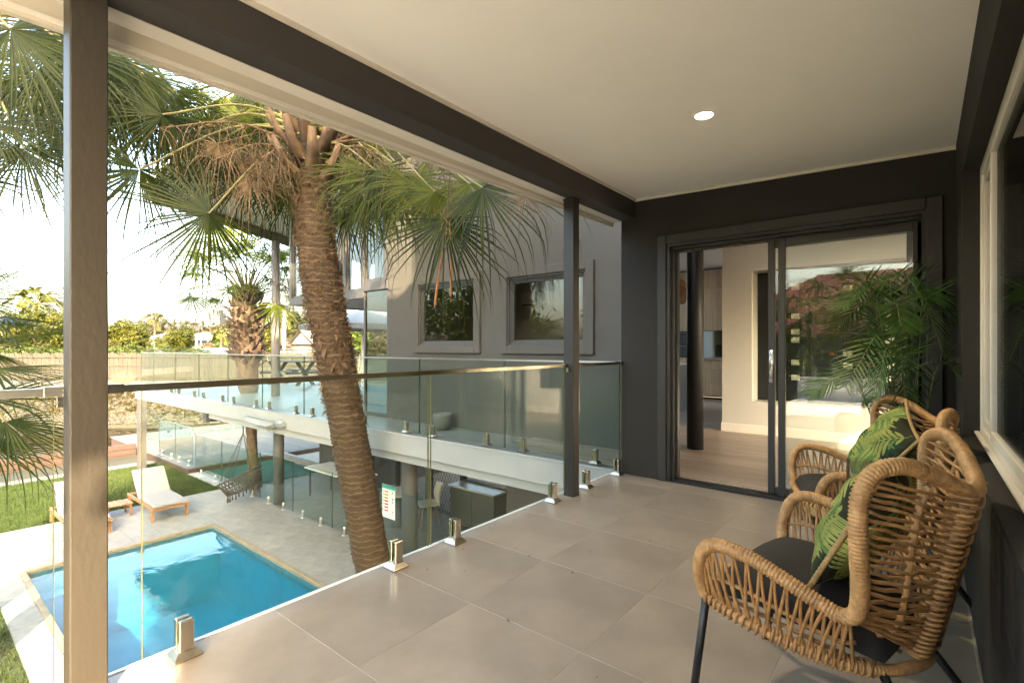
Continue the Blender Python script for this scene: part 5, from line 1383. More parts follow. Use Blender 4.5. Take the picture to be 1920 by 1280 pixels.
for i, (h, tp_, L, dr, dry) in enumerate(FR):
    hub, tip = at(*h), at(*tp_)
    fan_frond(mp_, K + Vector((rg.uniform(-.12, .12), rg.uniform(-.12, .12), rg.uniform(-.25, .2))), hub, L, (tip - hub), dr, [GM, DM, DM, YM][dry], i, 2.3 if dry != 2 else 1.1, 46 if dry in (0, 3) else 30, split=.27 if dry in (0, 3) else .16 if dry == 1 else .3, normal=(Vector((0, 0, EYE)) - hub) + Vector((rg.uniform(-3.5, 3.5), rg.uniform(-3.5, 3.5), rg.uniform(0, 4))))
for k in range(34):                                      # the rest of the crown, up and around
    a = k * 2.39996; el = -.35 + 1.5 * (k / 34)
    hub = K + Vector((math.cos(a) * math.cos(el), math.sin(a) * math.cos(el), math.sin(el))) * rg.uniform(1.15, 1.5)
    if el < .75 and (hub - K).dot(FW) < .2: continue
    if any((hub - Vector((-6.6 + 1.47 * t_, 5.22 - .94 * t_, 2.6 + t_))).length < 1.15 for t_ in (0, .4, .8, 1.2, 1.6, 2.0, 2.5)): continue
    if hub.x > -3.6: hub.x = -3.6 - rg.random() * .6
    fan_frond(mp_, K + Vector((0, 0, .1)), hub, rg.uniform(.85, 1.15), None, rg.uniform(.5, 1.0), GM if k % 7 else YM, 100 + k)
q = MB()
for (h, tp_) in (((575, 300, 5.9), (400, 300, 5.4)), ((570, 290, 5.9), (465, 330, 5.5)), ((575, 280, 5.9), (300, 240, 5.3)), ((620, 290, 5.9), (735, 320, 5.5)), ((560, 290, 6), (520, 320, 5.7)), ((600, 270, 5.9), (860, 320, 5.4))):
    qq = MB(); strands(qq, at(*h), at(*tp_), 46, .5, rg); qq.build('flower_stalk', M['fan_dry'], mp_)
qq = MB(); qq.tube(catmull([at(838, 412, 5.38), at(835, 450, 5.36), at(822, 520, 5.35), at(815, 578, 5.34)], 6), [.006] * 5 + [.010] * 8 + [.016] * 5 + [.006], 6); qq.tube(catmull([at(842, 412, 5.38), at(846, 470, 5.37), at(846, 520, 5.36), at(845, 558, 5.35)], 6), [.006] * 5 + [.012] * 8 + [.014] * 5 + [.005], 6); qq.build('dry_stalk', M['rust_wood'] if False else mat('dry_stalk_brown', (.28, .11, .035), .8, var=.3, scale=20), mp_, True)

# second palm growing through the upper deck
p2 = thing('deck_palm', 'shorter fan palm with shaggy boot covered trunk growing through the upper deck', 'palm tree', gz(466, 13.0, ZP))
path = [gz(477, 13.3, ZP), gz(472, 13.2, -1.2), gz(467, 13.1, 0), at(464, 690, 13.0), at(463, 600, 13.0), at(458, 545, 13.0)]
def rad2(t): return .12 if t < .46 else .12 + .115 * (t - .46) / .06 if t < .52 else .235 if t < .58 else (.235 + .05 * min(1, (t - .58) / .1) if t < .9 else .285 - 1.2 * (t - .9))
q, TP2 = trunk_mesh(catmull(path, 8), rad2, 28, .04, .09, .014, .02, 3); q.build('trunk', M['trunk_grey'], p2, True)
rg2 = random.Random(8); Kb = at(463, 560, 13.0)
bmesh_ = []
for v_ in range(3):
    q = MB(); L = .26; V = []
    for j, (x, z, w_) in enumerate(((0, 0, .10), (.10, .07, .075), (.19, .17, .05), (.25 + .03 * v_, .24 - .05 * v_, .035))): V += [(x, -w_, z), (x + w_ * .5, 0, z - w_ * .35), (x, w_, z), (x - .012, 0, z + .01)]
    q.add(V, [(j * 4 + i, j * 4 + (i + 1) % 4, j * 4 + 4 + (i + 1) % 4, j * 4 + 4 + i) for j in range(3) for i in range(4)] + [(12, 13, 14, 15)]); bmesh_.append(q.mesh('leaf_base', M['trunk_grey'], False))
for k in range(150):
    a = k * 2.39996; t = k / 150; z = -1.75 + 1.9 * t
    o = link('leaf_base', bmesh_[k % 3], p2); r_ = (.22 if t < .1 else .26 if t < .85 else .2); pos = gz(463.5, 13.0, 0) + Vector((math.cos(a) * r_, math.sin(a) * r_, Kb.z + z)); o.location = pos - WORLD[p2.name]; o.rotation_euler = (0, rg2.uniform(-.35, .3), a); s_ = rg2.uniform(.7, 1.15); o.scale = (s_, s_, s_)
for k in range(30):
    a = k * 2.39996; el = -.15 + 1.45 * (k / 30); ln = rg2.uniform(1.2, 1.7)
    hub = Kb + Vector((math.cos(a) * math.cos(el), math.sin(a) * math.cos(el), math.sin(el))) * ln
    fan_frond(p2, Kb, hub, rg2.uniform(.75, 1.0), None, rg2.uniform(.25, .6), YM if k % 3 == 0 else GM, 300 + k, nseg=26, petr=.02)
for i, (h, tp_) in enumerate((((455, 475, 12.6), (440, 400, 12.4)), ((375, 480, 13), (330, 540, 13)), ((520, 480, 12.8), (545, 520, 12.8)), ((400, 440, 13.2), (360, 420, 13.2)), ((430, 445, 13), (420, 395, 13)))):
    fan_frond(p2, Kb, at(*h), 1.05, at(*tp_) - at(*h), .2, YM, 350 + i, nseg=28, petr=.02, normal=Vector((0, 0, EYE)) - at(*h))

# two palms at the left edge of the view
p3 = thing('left_palm', 'fan palm whose hanging fronds fill the upper left corner', 'palm tree', gz(-190, 5.6, ZP))
K3 = at(-150, 40, 5.6)
q, TP3 = trunk_mesh(catmull([gz(-230, 5.8, ZP), gz(-210, 5.7, 0), at(-175, 300, 5.6), K3], 8), lambda t: .24, 32, .03, .055, .012, .012, 7); q.build('trunk', M['trunk'], p3, True)
F3 = [((45, 280, 4.9), (70, 400, 4.8), .95, .55), ((20, 55, 4.4), (120, 190, 4.5), 1.1, .5), ((130, 90, 4.9), (160, 230, 4.9), 1.05, .8), ((215, 110, 5.2), (220, 240, 5.2), 1.0, .8), ((270, 140, 5.5), (260, 260, 5.5), .9, .9), ((70, 130, 5.3), (60, 260, 5.2), 1.1, .9), ((-20, 230, 4.8), (10, 400, 4.7), 1.0, .6),
      ((160, 150, 5.8), (130, 280, 5.8), 1.1, .9), ((0, 150, 5.9), (40, 280, 5.9), 1.1, .8), ((330, 170, 6.0), (320, 260, 6.0), .8, .9), ((-60, 330, 5.0), (20, 420, 4.9), .9, .5), ((100, 60, 6.2), (140, 180, 6.2), 1.1, .7), ((180, 70, 6.4), (240, 200, 6.4), 1.1, .7), ((230, 215, 6.3), (215, 330, 6.3), .9, .8), ((200, 190, 5.4), (190, 310, 5.4), 1.0, .9), ((280, 185, 5.9), (270, 290, 5.9), .95, .9), ((240, 120, 6.6), (250, 240, 6.6), 1.0, .9), ((310, 200, 6.8), (300, 310, 6.8), .9, .9), ((150, 230, 6.0), (150, 330, 6.0), .9, .8), ((60, 190, 6.4), (60, 300, 6.4), 1.0, .9), ((110, 240, 5.6), (120, 350, 5.6), .8, .7)]
for i, (h, tp_, L, dr) in enumerate(F3):
    hub = at(*h); fan_frond(p3, K3, hub, L, at(*tp_) - hub, dr, GM, 400 + i, 2.3, 46, normal=(Vector((0, 0, EYE)) - hub) + Vector((rg.uniform(-3.5, 3.5), rg.uniform(-3.5, 3.5), rg.uniform(0, 4))))
for k in range(18):
    a = k * 2.4; el = -.2 + 1.4 * k / 18; hub = K3 + Vector((math.cos(a) * math.cos(el), math.sin(a) * math.cos(el), math.sin(el))) * 1.35; fan_frond(p3, K3, hub, 1.0, None, .8, GM, 450 + k)
p4 = thing('low_palm', 'low fan palm with sunlit fronds reaching in from the left edge', 'palm tree', gz(-200, 5.0, ZP))
K4 = at(-170, 700, 5.0)
q, TP4 = trunk_mesh(catmull([gz(-190, 5.1, ZP), gz(-180, 5.05, -.6), K4], 8), lambda t: .22, 28, .035, .06, .012, .012, 9); q.build('trunk', M['trunk'], p4, True)
F4 = [((-25, 640, 4.6), (90, 600, 4.5), .85, .15, 0), ((-10, 690, 4.3), (100, 700, 4.2), .85, .25, 0), ((-30, 745, 4.5), (90, 745, 4.4), .95, .35, 0), ((10, 790, 4.1), (70, 870, 4.0), .75, .5, 0), ((-40, 520, 5.4), (40, 500, 5.4), .7, .2, 1), ((-60, 560, 5), (20, 470, 5.0), .75, .25, 1), ((-20, 830, 4.6), (60, 900, 4.5), .7, .5, 0), ((-10, 600, 5.5), (80, 620, 5.5), .8, .2, 1)]
for i, (h, tp_, L, dr, yl) in enumerate(F4):
    hub = at(*h); fan_frond(p4, K4, hub, L, at(*tp_) - hub, dr, YM if yl else GM, 500 + i, 1.9, 32, normal=Vector((.3, -.2, 1)) + Vector((rg.uniform(-.4, .4), rg.uniform(-.4, .4), 0)))
for k in range(12):
    a = k * 2.4; el = .1 + 1.2 * k / 12; hub = K4 + Vector((math.cos(a) * math.cos(el), math.sin(a) * math.cos(el), math.sin(el))) * .95
    if hub.dot(RT) > at(-40, 600, 5).dot(RT): continue
    fan_frond(p4, K4, hub, .8, None, .4, GM, 550 + k)
# ============================================================ BACKGROUND
# terrain: canal bed, far bank, low ground and wooded hills
def prof(d):
    pts = [(-900, -4.7), (19, -4.7), (26.5, -4.4), (28.2, -3.2), (30.5, -2.0), (33.0, -1.0), (45, -.9), (110, -.6), (220, 3.0), (330, 10.0), (430, 17), (560, 10), (900, 6), (2600, 6)]
    for (a, b), (c, e) in zip(pts, pts[1:]):
        if d <= c: return b + (e - b) * (d - a) / (c - a)
    return pts[-1][1]
ds = [-300, -60, 0, 10, 19, 23, 26.5, 27, 27.6, 28.2, 29, 29.8, 30.5, 31.7, 33, 36, 45, 60, 85, 110, 150, 190, 220, 260, 300, 330, 370, 400, 430, 480, 560, 700, 900, 1500, 2600]
rs = list(np.linspace(-1, 1, 90))
V = []; 
def tz(d, r):
    z = prof(d)
    if d > 150: z += (9 * mnoise.noise(Vector((r * .006, d * .004, 0))) + 3 * mnoise.noise(Vector((r * .02, d * .01, 4)))) * min(1, (d - 150) / 200) * (1 if d < 700 else .3)
    elif d > 26.5: z += .12 * mnoise.noise(Vector((r * .5, d * .7, 2)))
    return z
mb = MB()
for d in ds:
    wdt = max(60, abs(d) * 1.6 + 40)
    for r_ in rs:
        r = r_ * wdt; p = FW * d + RT * r; V.append((p.x, p.y, tz(d, r)))
n = len(rs)
mb.add(V, [(i * n + k, i * n + k + 1, (i + 1) * n + k + 1, (i + 1) * n + k) for i in range(len(ds) - 1) for k in range(n - 1)])
gm = mb.build('ground', [M['bank']], None, True); tag(gm, kind='structure')
mb = MB(); c = FW * 5 ; e = FW * 30.5
A_ = [FW * 15.5 - RT * 120, FW * 15.5 + RT * 120, FW * 31 + RT * 120, FW * 31 - RT * 120]
mb.quad(*[(p.x, p.y, -3.3) for p in A_]); cw = mb.build('canal_water', M['canal_water']); tag(cw, kind='structure')
# loose rocks along the waterline
rgr = random.Random(21); q = MB()
def rock(q, c, s, rg_):
    V = []; R0 = [(.0, 1), (.75, .55), (1.0, 0), (.7, -.5)]
    for (rr, z) in R0:
        for k in range(6):
            a = k * 1.047 + rg_.uniform(-.2, .2); w = rg_.uniform(.75, 1.2); V.append(Vector(c) + Vector((math.cos(a) * rr * s * w, math.sin(a) * rr * s * w, z * s * .7 * w)))
    q.add(V, [(i * 6 + k, i * 6 + (k + 1) % 6, (i + 1) * 6 + (k + 1) % 6, (i + 1) * 6 + k)[::-1] for i in range(3) for k in range(6)])
for k in range(2600):
    u = rgr.uniform(-60, 620); d = 28.3 + abs(rgr.gauss(0, 1.0)) if k < 1500 else rgr.uniform(28.2, 32.5)
    p = gz(u, d, 0); p.z = tz(d, (u - 960) / F * d) + .02; rock(q, p, rgr.uniform(.05, .20), rgr)
o = q.build('rocks', M['rock']); tag(o, 'pale rocks and rubble lining the far canal bank', 'rocks', kind='stuff')
# grass tufts on the bank
def tufts(n_, u0, u1, d0, d1, h, seed, per=9):
    rg_ = random.Random(seed); q = MB()
    for _ in range(n_):
        u = rg_.uniform(u0, u1); d = rg_.uniform(d0, d1); p = gz(u, d, 0); p.z = tz(d, (u - 960) / F * d)
        for j in range(per):
            a = rg_.uniform(0, 6.28); dd = Vector((math.cos(a), math.sin(a), 0)); hh = h * rg_.uniform(.5, 1.3); b = p + dd * rg_.uniform(0, .15); l = Vector((-dd.y, dd.x, 0)) * .02
            q.add([b - l, b + l, b + dd * hh * .6 + Vector((0, 0, hh))], [(0, 1, 2)])
    return q
o = tufts(2600, -80, 640, 28.9, 33, .22, 5).build('bank_grass', leaf('dry_grass', (.030, .024, .007), (.075, .058, .017), .8, .3, .5)); tag(o, 'dry golden grass on the far canal bank', 'grass', kind='stuff')
# concrete path at the top of the bank
mb = MB(); A_ = [FW * 31.6 - RT * 60, FW * 31.6 + RT * 10, FW * 33.0 + RT * 10, FW * 33.0 - RT * 60]
mb.add([(p.x, p.y, z) for z in (-1.75, -.98) for p in A_], [(3, 2, 1, 0), (4, 5, 6, 7), (0, 1, 5, 4), (1, 2, 6, 5), (2, 3, 7, 6), (3, 0, 4, 7)]); pth = mb.build('canal_far_path', M['concrete']); tag(pth, kind='structure')
# paling fence
fn = thing('paling_fence', 'weathered timber paling fence across the far side of the canal', 'fence', gz(380, 33.4, -1))
dF = 33.4
def fpt(u, z, dd=0): p = gz(u, dF + dd, z); return p
pw_ = .15; r0 = (100 - 960) / F * dF; nP = 0
r = (-60 - 960) / F * dF; r_end = (640 - 960) / F * dF
PAL = MB().box(-.070, .070, -.012, .012, 0, 1.0, .004).mesh('paling', M['paling'])
k = 0
while r < r_end:
    o = link('paling', PAL, fn); p = FW * (dF + (.02 if k % 2 else 0)) + RT * r
    o.location = Vector((p.x, p.y, -1.05)) - WORLD[fn.name]; o.rotation_euler = (0, 0, YAW); o.scale = (1, 1, 1.86 + .05 * math.sin(k * 1.3) + random.uniform(-.03, .03)); r += pw_ ; k += 1
    if (r + 0) > (252 - 960) / F * dF: pass
for z in (-.8, .0, .55):
    q = MB(); a = FW * (dF - .05) + RT * ((-60 - 960) / F * dF); b = FW * (dF - .05) + RT * r_end; q.obox(((a.x + b.x) / 2, (a.y + b.y) / 2, z), RT, FW, UP, (b - a).length / 2, .02, .045); q.build('rail', M['paling'], fn)

# foliage builders
def leaf_cloud(q, blobs, n, size, rg_, flat=0.5):
    """many leaf faces spread through uneven clumps, denser at the surface of each clump"""
    tot = sum(b[1][0] * b[1][1] for b in blobs)
    for c, r_ in blobs:
        c = Vector(c); cnt = int(n * r_[0] * r_[1] / tot)
        sub = [(Vector((rg_.gauss(0, 1), rg_.gauss(0, 1), rg_.gauss(0, 1))).normalized(), rg_.uniform(.35, 1.0)) for _ in range(max(4, cnt // 22))]
        for _ in range(cnt):
            s, rad_ = rg_.choice(sub); p = s * rad_ + Vector((rg_.gauss(0, .13), rg_.gauss(0, .13), rg_.gauss(0, .11)))
            pos = c + Vector((p.x * r_[0], p.y * r_[0], p.z * r_[1])); nrm = (p + Vector((rg_.gauss(0, .5), rg_.gauss(0, .5), rg_.gauss(0, .5) + .3))).normalized()
            t = nrm.orthogonal().normalized(); t = (Matrix.Rotation(rg_.uniform(0, 6.28), 3, nrm) @ t); b = nrm.cross(t); z = size * rg_.uniform(.6, 1.4)
            q.add([pos - t * z, pos - b * z * flat, pos + t * z, pos + b * z * flat], [(0, 1, 2, 3)])
def tree(nm, lab, base, blobs, n, size, m, cat='tree', group=None, trunk_r=.15, seed=0):
    t = thing(nm, lab, cat, base, group=group); rg_ = random.Random(seed); base = Vector(base)
    q = MB(); leaf_cloud(q, blobs, n, size, rg_); q.build('crown', m, t)
    q = MB(); cz = min(b[0][2] for b in blobs)
    top = Vector(blobs[0][0]); q.tube([base, base.lerp(top, .5) + Vector((rg_.uniform(-.2, .2), rg_.uniform(-.2, .2), 0)), top], [trunk_r, trunk_r * .75, trunk_r * .3], 8)
    for c, r_ in blobs[:6]: q.tube([base.lerp(top, .45), (base.lerp(top, .45)).lerp(Vector(c), .6), Vector(c)], [trunk_r * .5, trunk_r * .35, trunk_r * .1], 6)
    q.build('trunk', M['bark'], t, True)
    return t
def dome(u, v, d, rpx, vr, nb, seed):
    """clumps filling a crown centred on a pixel at a distance"""
    rg_ = random.Random(seed); c = at(u, v, d); R0 = rpx * d / F; Z0 = vr * d / F; out = [(c, (R0 * .62, Z0 * .62))]
    for k in range(nb):
        a = k * 2.4; e = rg_.uniform(-.4, .9); p = c + Vector((math.cos(a) * R0 * .62 * math.cos(e), math.sin(a) * R0 * .62 * math.cos(e), math.sin(e) * Z0 * .62)); s = rg_.uniform(.30, .46); out.append((p, (R0 * s, Z0 * s)))
    return out
bg_trees = [
    ('golden_tree', 'large golden green tree standing left of the white roofed house', (238, 632, 58), 46, 40, 15000, .11, 'tree_gold'),
    ('dome_tree', 'dense yellow green dome shaped tree right of the white roofed house', (333, 640, 54), 36, 34, 17000, .085, 'tree_gold'),
    ('yellow_tree', 'bright yellow sunlit tree behind the left edge palm', (85, 625, 40), 62, 60, 12000, .10, 'tree_gold'),
    ('gum_tree', 'tall loose olive tree beside the cluster of slim palms', (428, 630, 70), 30, 38, 3200, .18, 'tree_olive'),
    ('red_shrub', 'reddish brown shrub behind the fence near the white vehicle', (389, 650, 50), 14, 12, 1200, .10, 'fan_dry'),
    ('lush_tree', 'green yellow tree between the grey column and the shaggy palm', (497, 640, 46), 36, 44, 5000, .13, 'tree_gold'),
    ('pale_tree', 'pale olive tree in front of the distant towers', (575, 610, 60), 42, 44, 4200, .15, 'tree_olive'),
    ('side_tree', 'dark green flowering tree seen below the bay', (665, 640, 26), 40, 44, 4200, .09, 'tree_green'),
    ('left_tree', 'olive green tree at the far left behind the low palm', (10, 650, 48), 60, 40, 5000, .15, 'tree_olive'),
    ('dark_tree', 'dark rounded tree standing right of the dome tree', (412, 650, 62), 26, 26, 2600, .15, 'tree_green'),
]
for i, (nm, lab, (u, v, d), rp, vr, n_, sz, mk) in enumerate(bg_trees):
    b = dome(u, v, d, rp, vr, 9, i + 3); base = gz(u, d, tz(d, (u - 960) / F * d)); tree(nm, lab, base, b, n_, sz, M[mk], group='trees beyond the canal', seed=i)
# hedge behind the fence
hd = thing('hedge', 'clipped green hedge rising behind the paling fence', 'hedge', gz(280, 35.5, -.9)); q = MB(); rg_ = random.Random(2)
blobs = [(gz(u, 35.6, .62 + .22 * rg_.random()), (.95, .72)) for u in range(-40, 375, 18)]
leaf_cloud(q, blobs, 11000, .07, rg_); q.build('foliage', M['hedge'], hd)
# bare bush on the bank
bb_ = thing('bare_bush', 'leafless brown bush on the canal bank beside the near post', 'bush', gz(228, 31.2, -1.6)); q = MB(); rg_ = random.Random(5); b0 = gz(226, 31.2, -1.5)
for k in range(110):
    a = rg_.uniform(0, 6.28); e = rg_.uniform(.2, 1.5); d_ = Vector((math.cos(a) * math.cos(e), math.sin(a) * math.cos(e), math.sin(e))); L = rg_.uniform(.6, 1.35); p1 = b0 + d_ * L * .55; p2_ = b0 + (d_ + Vector((rg_.gauss(0, .3), rg_.gauss(0, .3), rg_.gauss(0, .2)))).normalized() * L
    q.tube([b0 + d_ * .05, p1, p2_], [.016, .010, .004], 4, False)
    for j in range(2): q.tube([p1, p1 + (d_ + Vector((rg_.gauss(0, .8), rg_.gauss(0, .8), rg_.gauss(0, .5)))).normalized() * L * .4], [.007, .003], 4, False)
q.build('twigs', mat('bare_twig', (.24, .13, .07), .9, var=.3), bb_)
# wooded hills: canopy as one mass
q = MB(); rg_ = random.Random(31)
for k in range(1500):
    d = rg_.choice([rg_.uniform(170, 300), rg_.uniform(260, 440)]); u = rg_.uniform(-120, 760); p = gz(u, d, 0); p.z = tz(d, (u - 960) / F * d)
    s = rg_.uniform(2.2, 5.0); leaf_cloud(q, [(p + Vector((0, 0, s * .6)), (s, s * .75))], 22, s * .26, rg_)
o = q.build('wooded_hill', M['hill_leaf']); tag(o, 'hazy olive wooded hills along the horizon', 'woods', kind='stuff')
q = MB()
for k in range(420):
    d = rg_.uniform(75, 150); u = rg_.uniform(-140, 740); p = gz(u, d, 0); p.z = tz(d, (u - 960) / F * d); s = rg_.uniform(1.2, 2.6); leaf_cloud(q, [(p + Vector((0, 0, s * .6)), (s, s * .9))], 46, s * .15, rg_)
o = q.build('far_thicket', M['tree_olive']); tag(o, 'band of olive shrubs and treetops before the hills', 'shrubs', kind='stuff')
# slim far palms
def far_palm(nm, lab, u, vtop, d, vbase, nf, Lr, m, seed, tr=.16, dr=.9):
    t = thing(nm, lab, 'palm tree', gz(u, d, tz(d, (u - 960) / F * d)), group='far palm trees'); rg_ = random.Random(seed); top = at(u, vtop, d); base = gz(u + rg_.uniform(-3, 3), d, tz(d, (u - 960) / F * d))
    MB().tube([base, base.lerp(top, .5) + RT * rg_.uniform(-.2, .2), top], [tr * 1.2, tr, tr * .8], 8).build('trunk', M['bark'], t, True)
    for k in range(nf):
        a = k * 2.4; el = -.25 + 1.3 * k / nf; dv = Vector((math.cos(a) * math.cos(el), math.sin(a) * math.cos(el), math.sin(el))); mid = top + dv * Lr * .55 + Vector((0, 0, .12 * Lr)); tip = top + dv * Lr + DOWN * Lr * .38
        pinnate('frond', top, mid, tip, 16, Lr * .30, t, [m, M['petiole']], Lr * .045, dr, seed * 50 + k, 0, .03)
far_palm('far_palm', 'feathery far palm rising above the white roofed house', 290, 603, 88, 640, 16, 2.6, M['tree_olive'], 1)
far_palm('far_palm', 'sunlit yellow palm in front of the left tower', 68, 572, 42, 640, 14, 2.3, M['tree_gold'], 2)
far_palm('far_palm', 'slim palm left of the shaggy trunk, its trunk to the left', 415, 632, 56, 660, 12, 1.5, M['tree_gold'], 3)
far_palm('far_palm', 'slim palm left of the shaggy trunk, its trunk to the right', 424, 628, 58, 660, 12, 1.6, M['tree_olive'], 4)
far_palm('far_palm', 'golden palm between the grey column and white mast', 528, 598, 52, 660, 12, 1.7, M['tree_gold'], 5)
# houses
def house(nm, lab, u0, u1, d, zb, zw, roof, wm, rm, gable=False, depth=8, wins=((.3, .5),)):
    a = gz(u0, d, zb); b = gz(u1, d, zb); t = thing(nm, lab, 'house', a.lerp(b, .5)); w_ = (b - a).length; c = a.lerp(b, .5) + FW * depth / 2
    q = MB(); q.obox((c.x, c.y, (zb + zw) / 2), RT, FW, UP, w_ / 2, depth / 2, (zw - zb) / 2); q.build('wall', wm, t)
    o = .35; P = lambda r_, f_, z: Vector((c.x, c.y, 0)) + RT * r_ + FW * f_ + Vector((0, 0, z)); W, D = w_ / 2 + o, depth / 2 + o; q = MB()
    if gable:
        q.add([P(-W, -D, zw - .1), P(W, -D, zw - .1), P(W, D, zw - .1), P(-W, D, zw - .1), P(0, -D, zw + roof), P(0, D, zw + roof)], [(0, 4, 5, 3), (1, 2, 5, 4), (0, 3, 2, 1)]); q.build('roof', rm, t)
        q = MB(); q.add([P(-W + o, -depth / 2 - .01, zw - .1), P(W - o, -depth / 2 - .01, zw - .1), P(0, -depth / 2 - .01, zw + roof * .86)], [(0, 1, 2)]); q.build('gable_wall', wm, t)
    else:
        q.add([P(-W, -D, zw), P(W, -D, zw), P(W, D, zw), P(-W, D, zw), P(-W * .45, 0, zw + roof), P(W * .45, 0, zw + roof), P(-W, -D, zw + .12), P(W, -D, zw + .12)], [(6, 7, 5, 4), (7, 2, 5), (2, 3, 4, 5), (3, 6, 4), (0, 1, 7, 6), (0, 3, 2, 1)]); q.build('roof', rm, t)
    for s0, s1 in wins:
        q = MB(); x = -w_ / 2 + w_ * (s0 + s1) / 2; q.obox(P(x, -depth / 2 - .02, zb + (zw - zb) * .55), RT, FW, UP, w_ * (s1 - s0) / 2, .04, (zw - zb) * .27); f_ = q.build('window_frame', M['alu_white'], t)
        q = MB(); q.obox(P(x, -depth / 2 - .05, zb + (zw - zb) * .55), RT, FW, UP, w_ * (s1 - s0) / 2 - .06, .03, (zw - zb) * .27 - .06); q.build('pane', M['far_glass'], f_)
house('white_house', 'low white house with pale metal roof between the round trees', 270, 318, 68, -.6, 2.2, 1.2, M['far_wall'], M['roof_metal'], wins=((.12, .42),))
house('white_house', 'white gable wall glimpsed right of the dome tree', 340, 372, 76, -.6, 2.2, 1.4, M['far_wall'], M['roof_metal'])
house('cream_house', 'cream gabled house left of the brown palm trunk', 546, 584, 50, -.6, 1.6, 1.3, M['cream_wall'], mat('grey_shingle', (.25, .23, .21), .85, var=.1), True, wins=((.35, .48), (.6, .73)))
house('small_house', 'small pink walled house beside the shaggy palm', 486, 506, 60, -.6, 1.3, .8, mat('pink_wall', (.50, .40, .33), .8, var=.05), M['red_tile'])
# white vehicle behind the fence
def van(nm, lab, u0, u1, d, zt):
    a = gz(u0, d, 0); b = gz(u1, d, 0); L = (b - a).length; c = a.lerp(b, .5); t = thing(nm, lab, 'van', (c.x, c.y, -.9)); zb = -.6
    P = lambda r_, f_, z: Vector((c.x, c.y, 0)) + RT * r_ + FW * f_ + Vector((0, 0, z)); pr = [(-L / 2, zb), (L / 2, zb), (L / 2, zt - .1), (L / 2 - .12, zt), (-L * .20, zt), (-L * .30, zt - .45), (-L * .5, zt - .6)]
    q = MB(); n_ = len(pr); q.add([P(x, -.9, z) for x, z in pr] + [P(x, .9, z) for x, z in pr], [tuple(range(n_)), tuple(range(n_, 2 * n_))[::-1]] + [(i, n_ + i, n_ + (i + 1) % n_, (i + 1) % n_) for i in range(n_)]); q.build('body', M['van'], t)
    q = MB(); q.add([P(-L * .19, -.91, zt - .08), P(L * .02, -.91, zt - .08), P(L * .02, -.91, zt - .42), P(-L * .27, -.91, zt - .42)], [(0, 1, 2, 3)]); q.build('side_window', M['far_glass'], t)
    for s in (-.3, .32):
        q = MB(); q.tube([P(L * s, -.95, zb), P(L * s, -.6, zb)], .33, 16); q.build('wheel', M['tyre'], t)
van('parked_van', 'white van parked behind the paling fence, longer one at right', 374, 441, 38, 1.16); van('parked_van', 'white van roof showing above the fence left of the longer van', 350, 372, 40, .95)
# slim masts
for u, v0, d, r_, lab in ((533, 560, 44, .16, 'tall white mast beside the grey column'), (485, 618, 44, .10, 'short white mast right of the shaggy palm'), (368, 628, 48, .09, 'white pole right of the dome tree'), (377, 632, 50, .05, 'thin pale pole right of the dome tree')):
    t = thing('mast', lab, 'mast', gz(u, d, -.9)); a = gz(u, d, -1.2); b = at(u, v0, d); q = MB(); q.tube([a, b], r_, 12); q.build('shaft', M['van'], t, True); q = MB(); q.tube([b, b + UP * .12], [r_ * 1.2, r_ * .6], 12); q.build('cap', M['van'], t, True)
# towers
def tower(lab, u0, u1, v0, d, floors, bays, m, cap=None):
    a = gz(u0, d, 0); b = gz(u1, d, 0); w_ = (b - a).length; c = a.lerp(b, .5); top = at(u0, v0, d).z; t = thing('apartment_tower', lab, 'tower', (c.x, c.y, 0), group='distant apartment towers'); dp = w_ * .8
    q = MB(); q.obox((c.x + FW.x * dp / 2, c.y + FW.y * dp / 2, top / 2), RT, FW, UP, w_ / 2, dp / 2, top / 2); q.build('wall', m, t)
    fh = min(3.2, (top - 5) / floors)
    for i in range(floors):
        z = top - (i + .6) * fh
        q = MB(); q.obox((c.x - FW.x * .25, c.y - FW.y * .25, z - fh * .42), RT, FW, UP, w_ / 2 + .2, .5, .22); q.build('balcony_slab', M['tower_white'], t)
        for j in range(bays):
            x = -w_ / 2 + w_ * (j + .5) / bays; p = Vector((c.x, c.y, z)) + RT * x - FW * .02; q = MB(); q.obox(p, RT, FW, UP, w_ / bays * .36, .06, fh * .33); q.build('window', M['far_glass'], t)
    if cap:
        for (f0, f1, h) in cap:
            q = MB(); x = w_ * ((f0 + f1) / 2 - .5); p = Vector((c.x, c.y, top + h / 2)) + RT * x + FW * dp * .4; q.obox(p, RT, FW, UP, w_ * (f1 - f0) / 2, dp * .3, h / 2); q.build('plant_room', M['tower_grey'], t)
tower('white apartment tower rising left of the near post', 85, 119, 543, 420, 9, 5, M['tower_white'], ((.4, .9, 3.0),))
tower('grey topped tower on the hill left of the shaggy palm', 389, 413, 586, 560, 5, 4, M['tower_grey'], ((.3, .95, 3.2),))
tower('pale blocky tower between shaggy palm and grey column', 484, 511, 571, 500, 8, 5, M['tower_white'], ((.2, .6, 3),))
tower('tall pale tower right of the grey column', 523, 548, 525, 620, 16, 4, M['tower_white'])
tower('wide pale apartment block behind the main palm trunk', 552, 600, 572, 520, 10, 7, M['tower_white'])
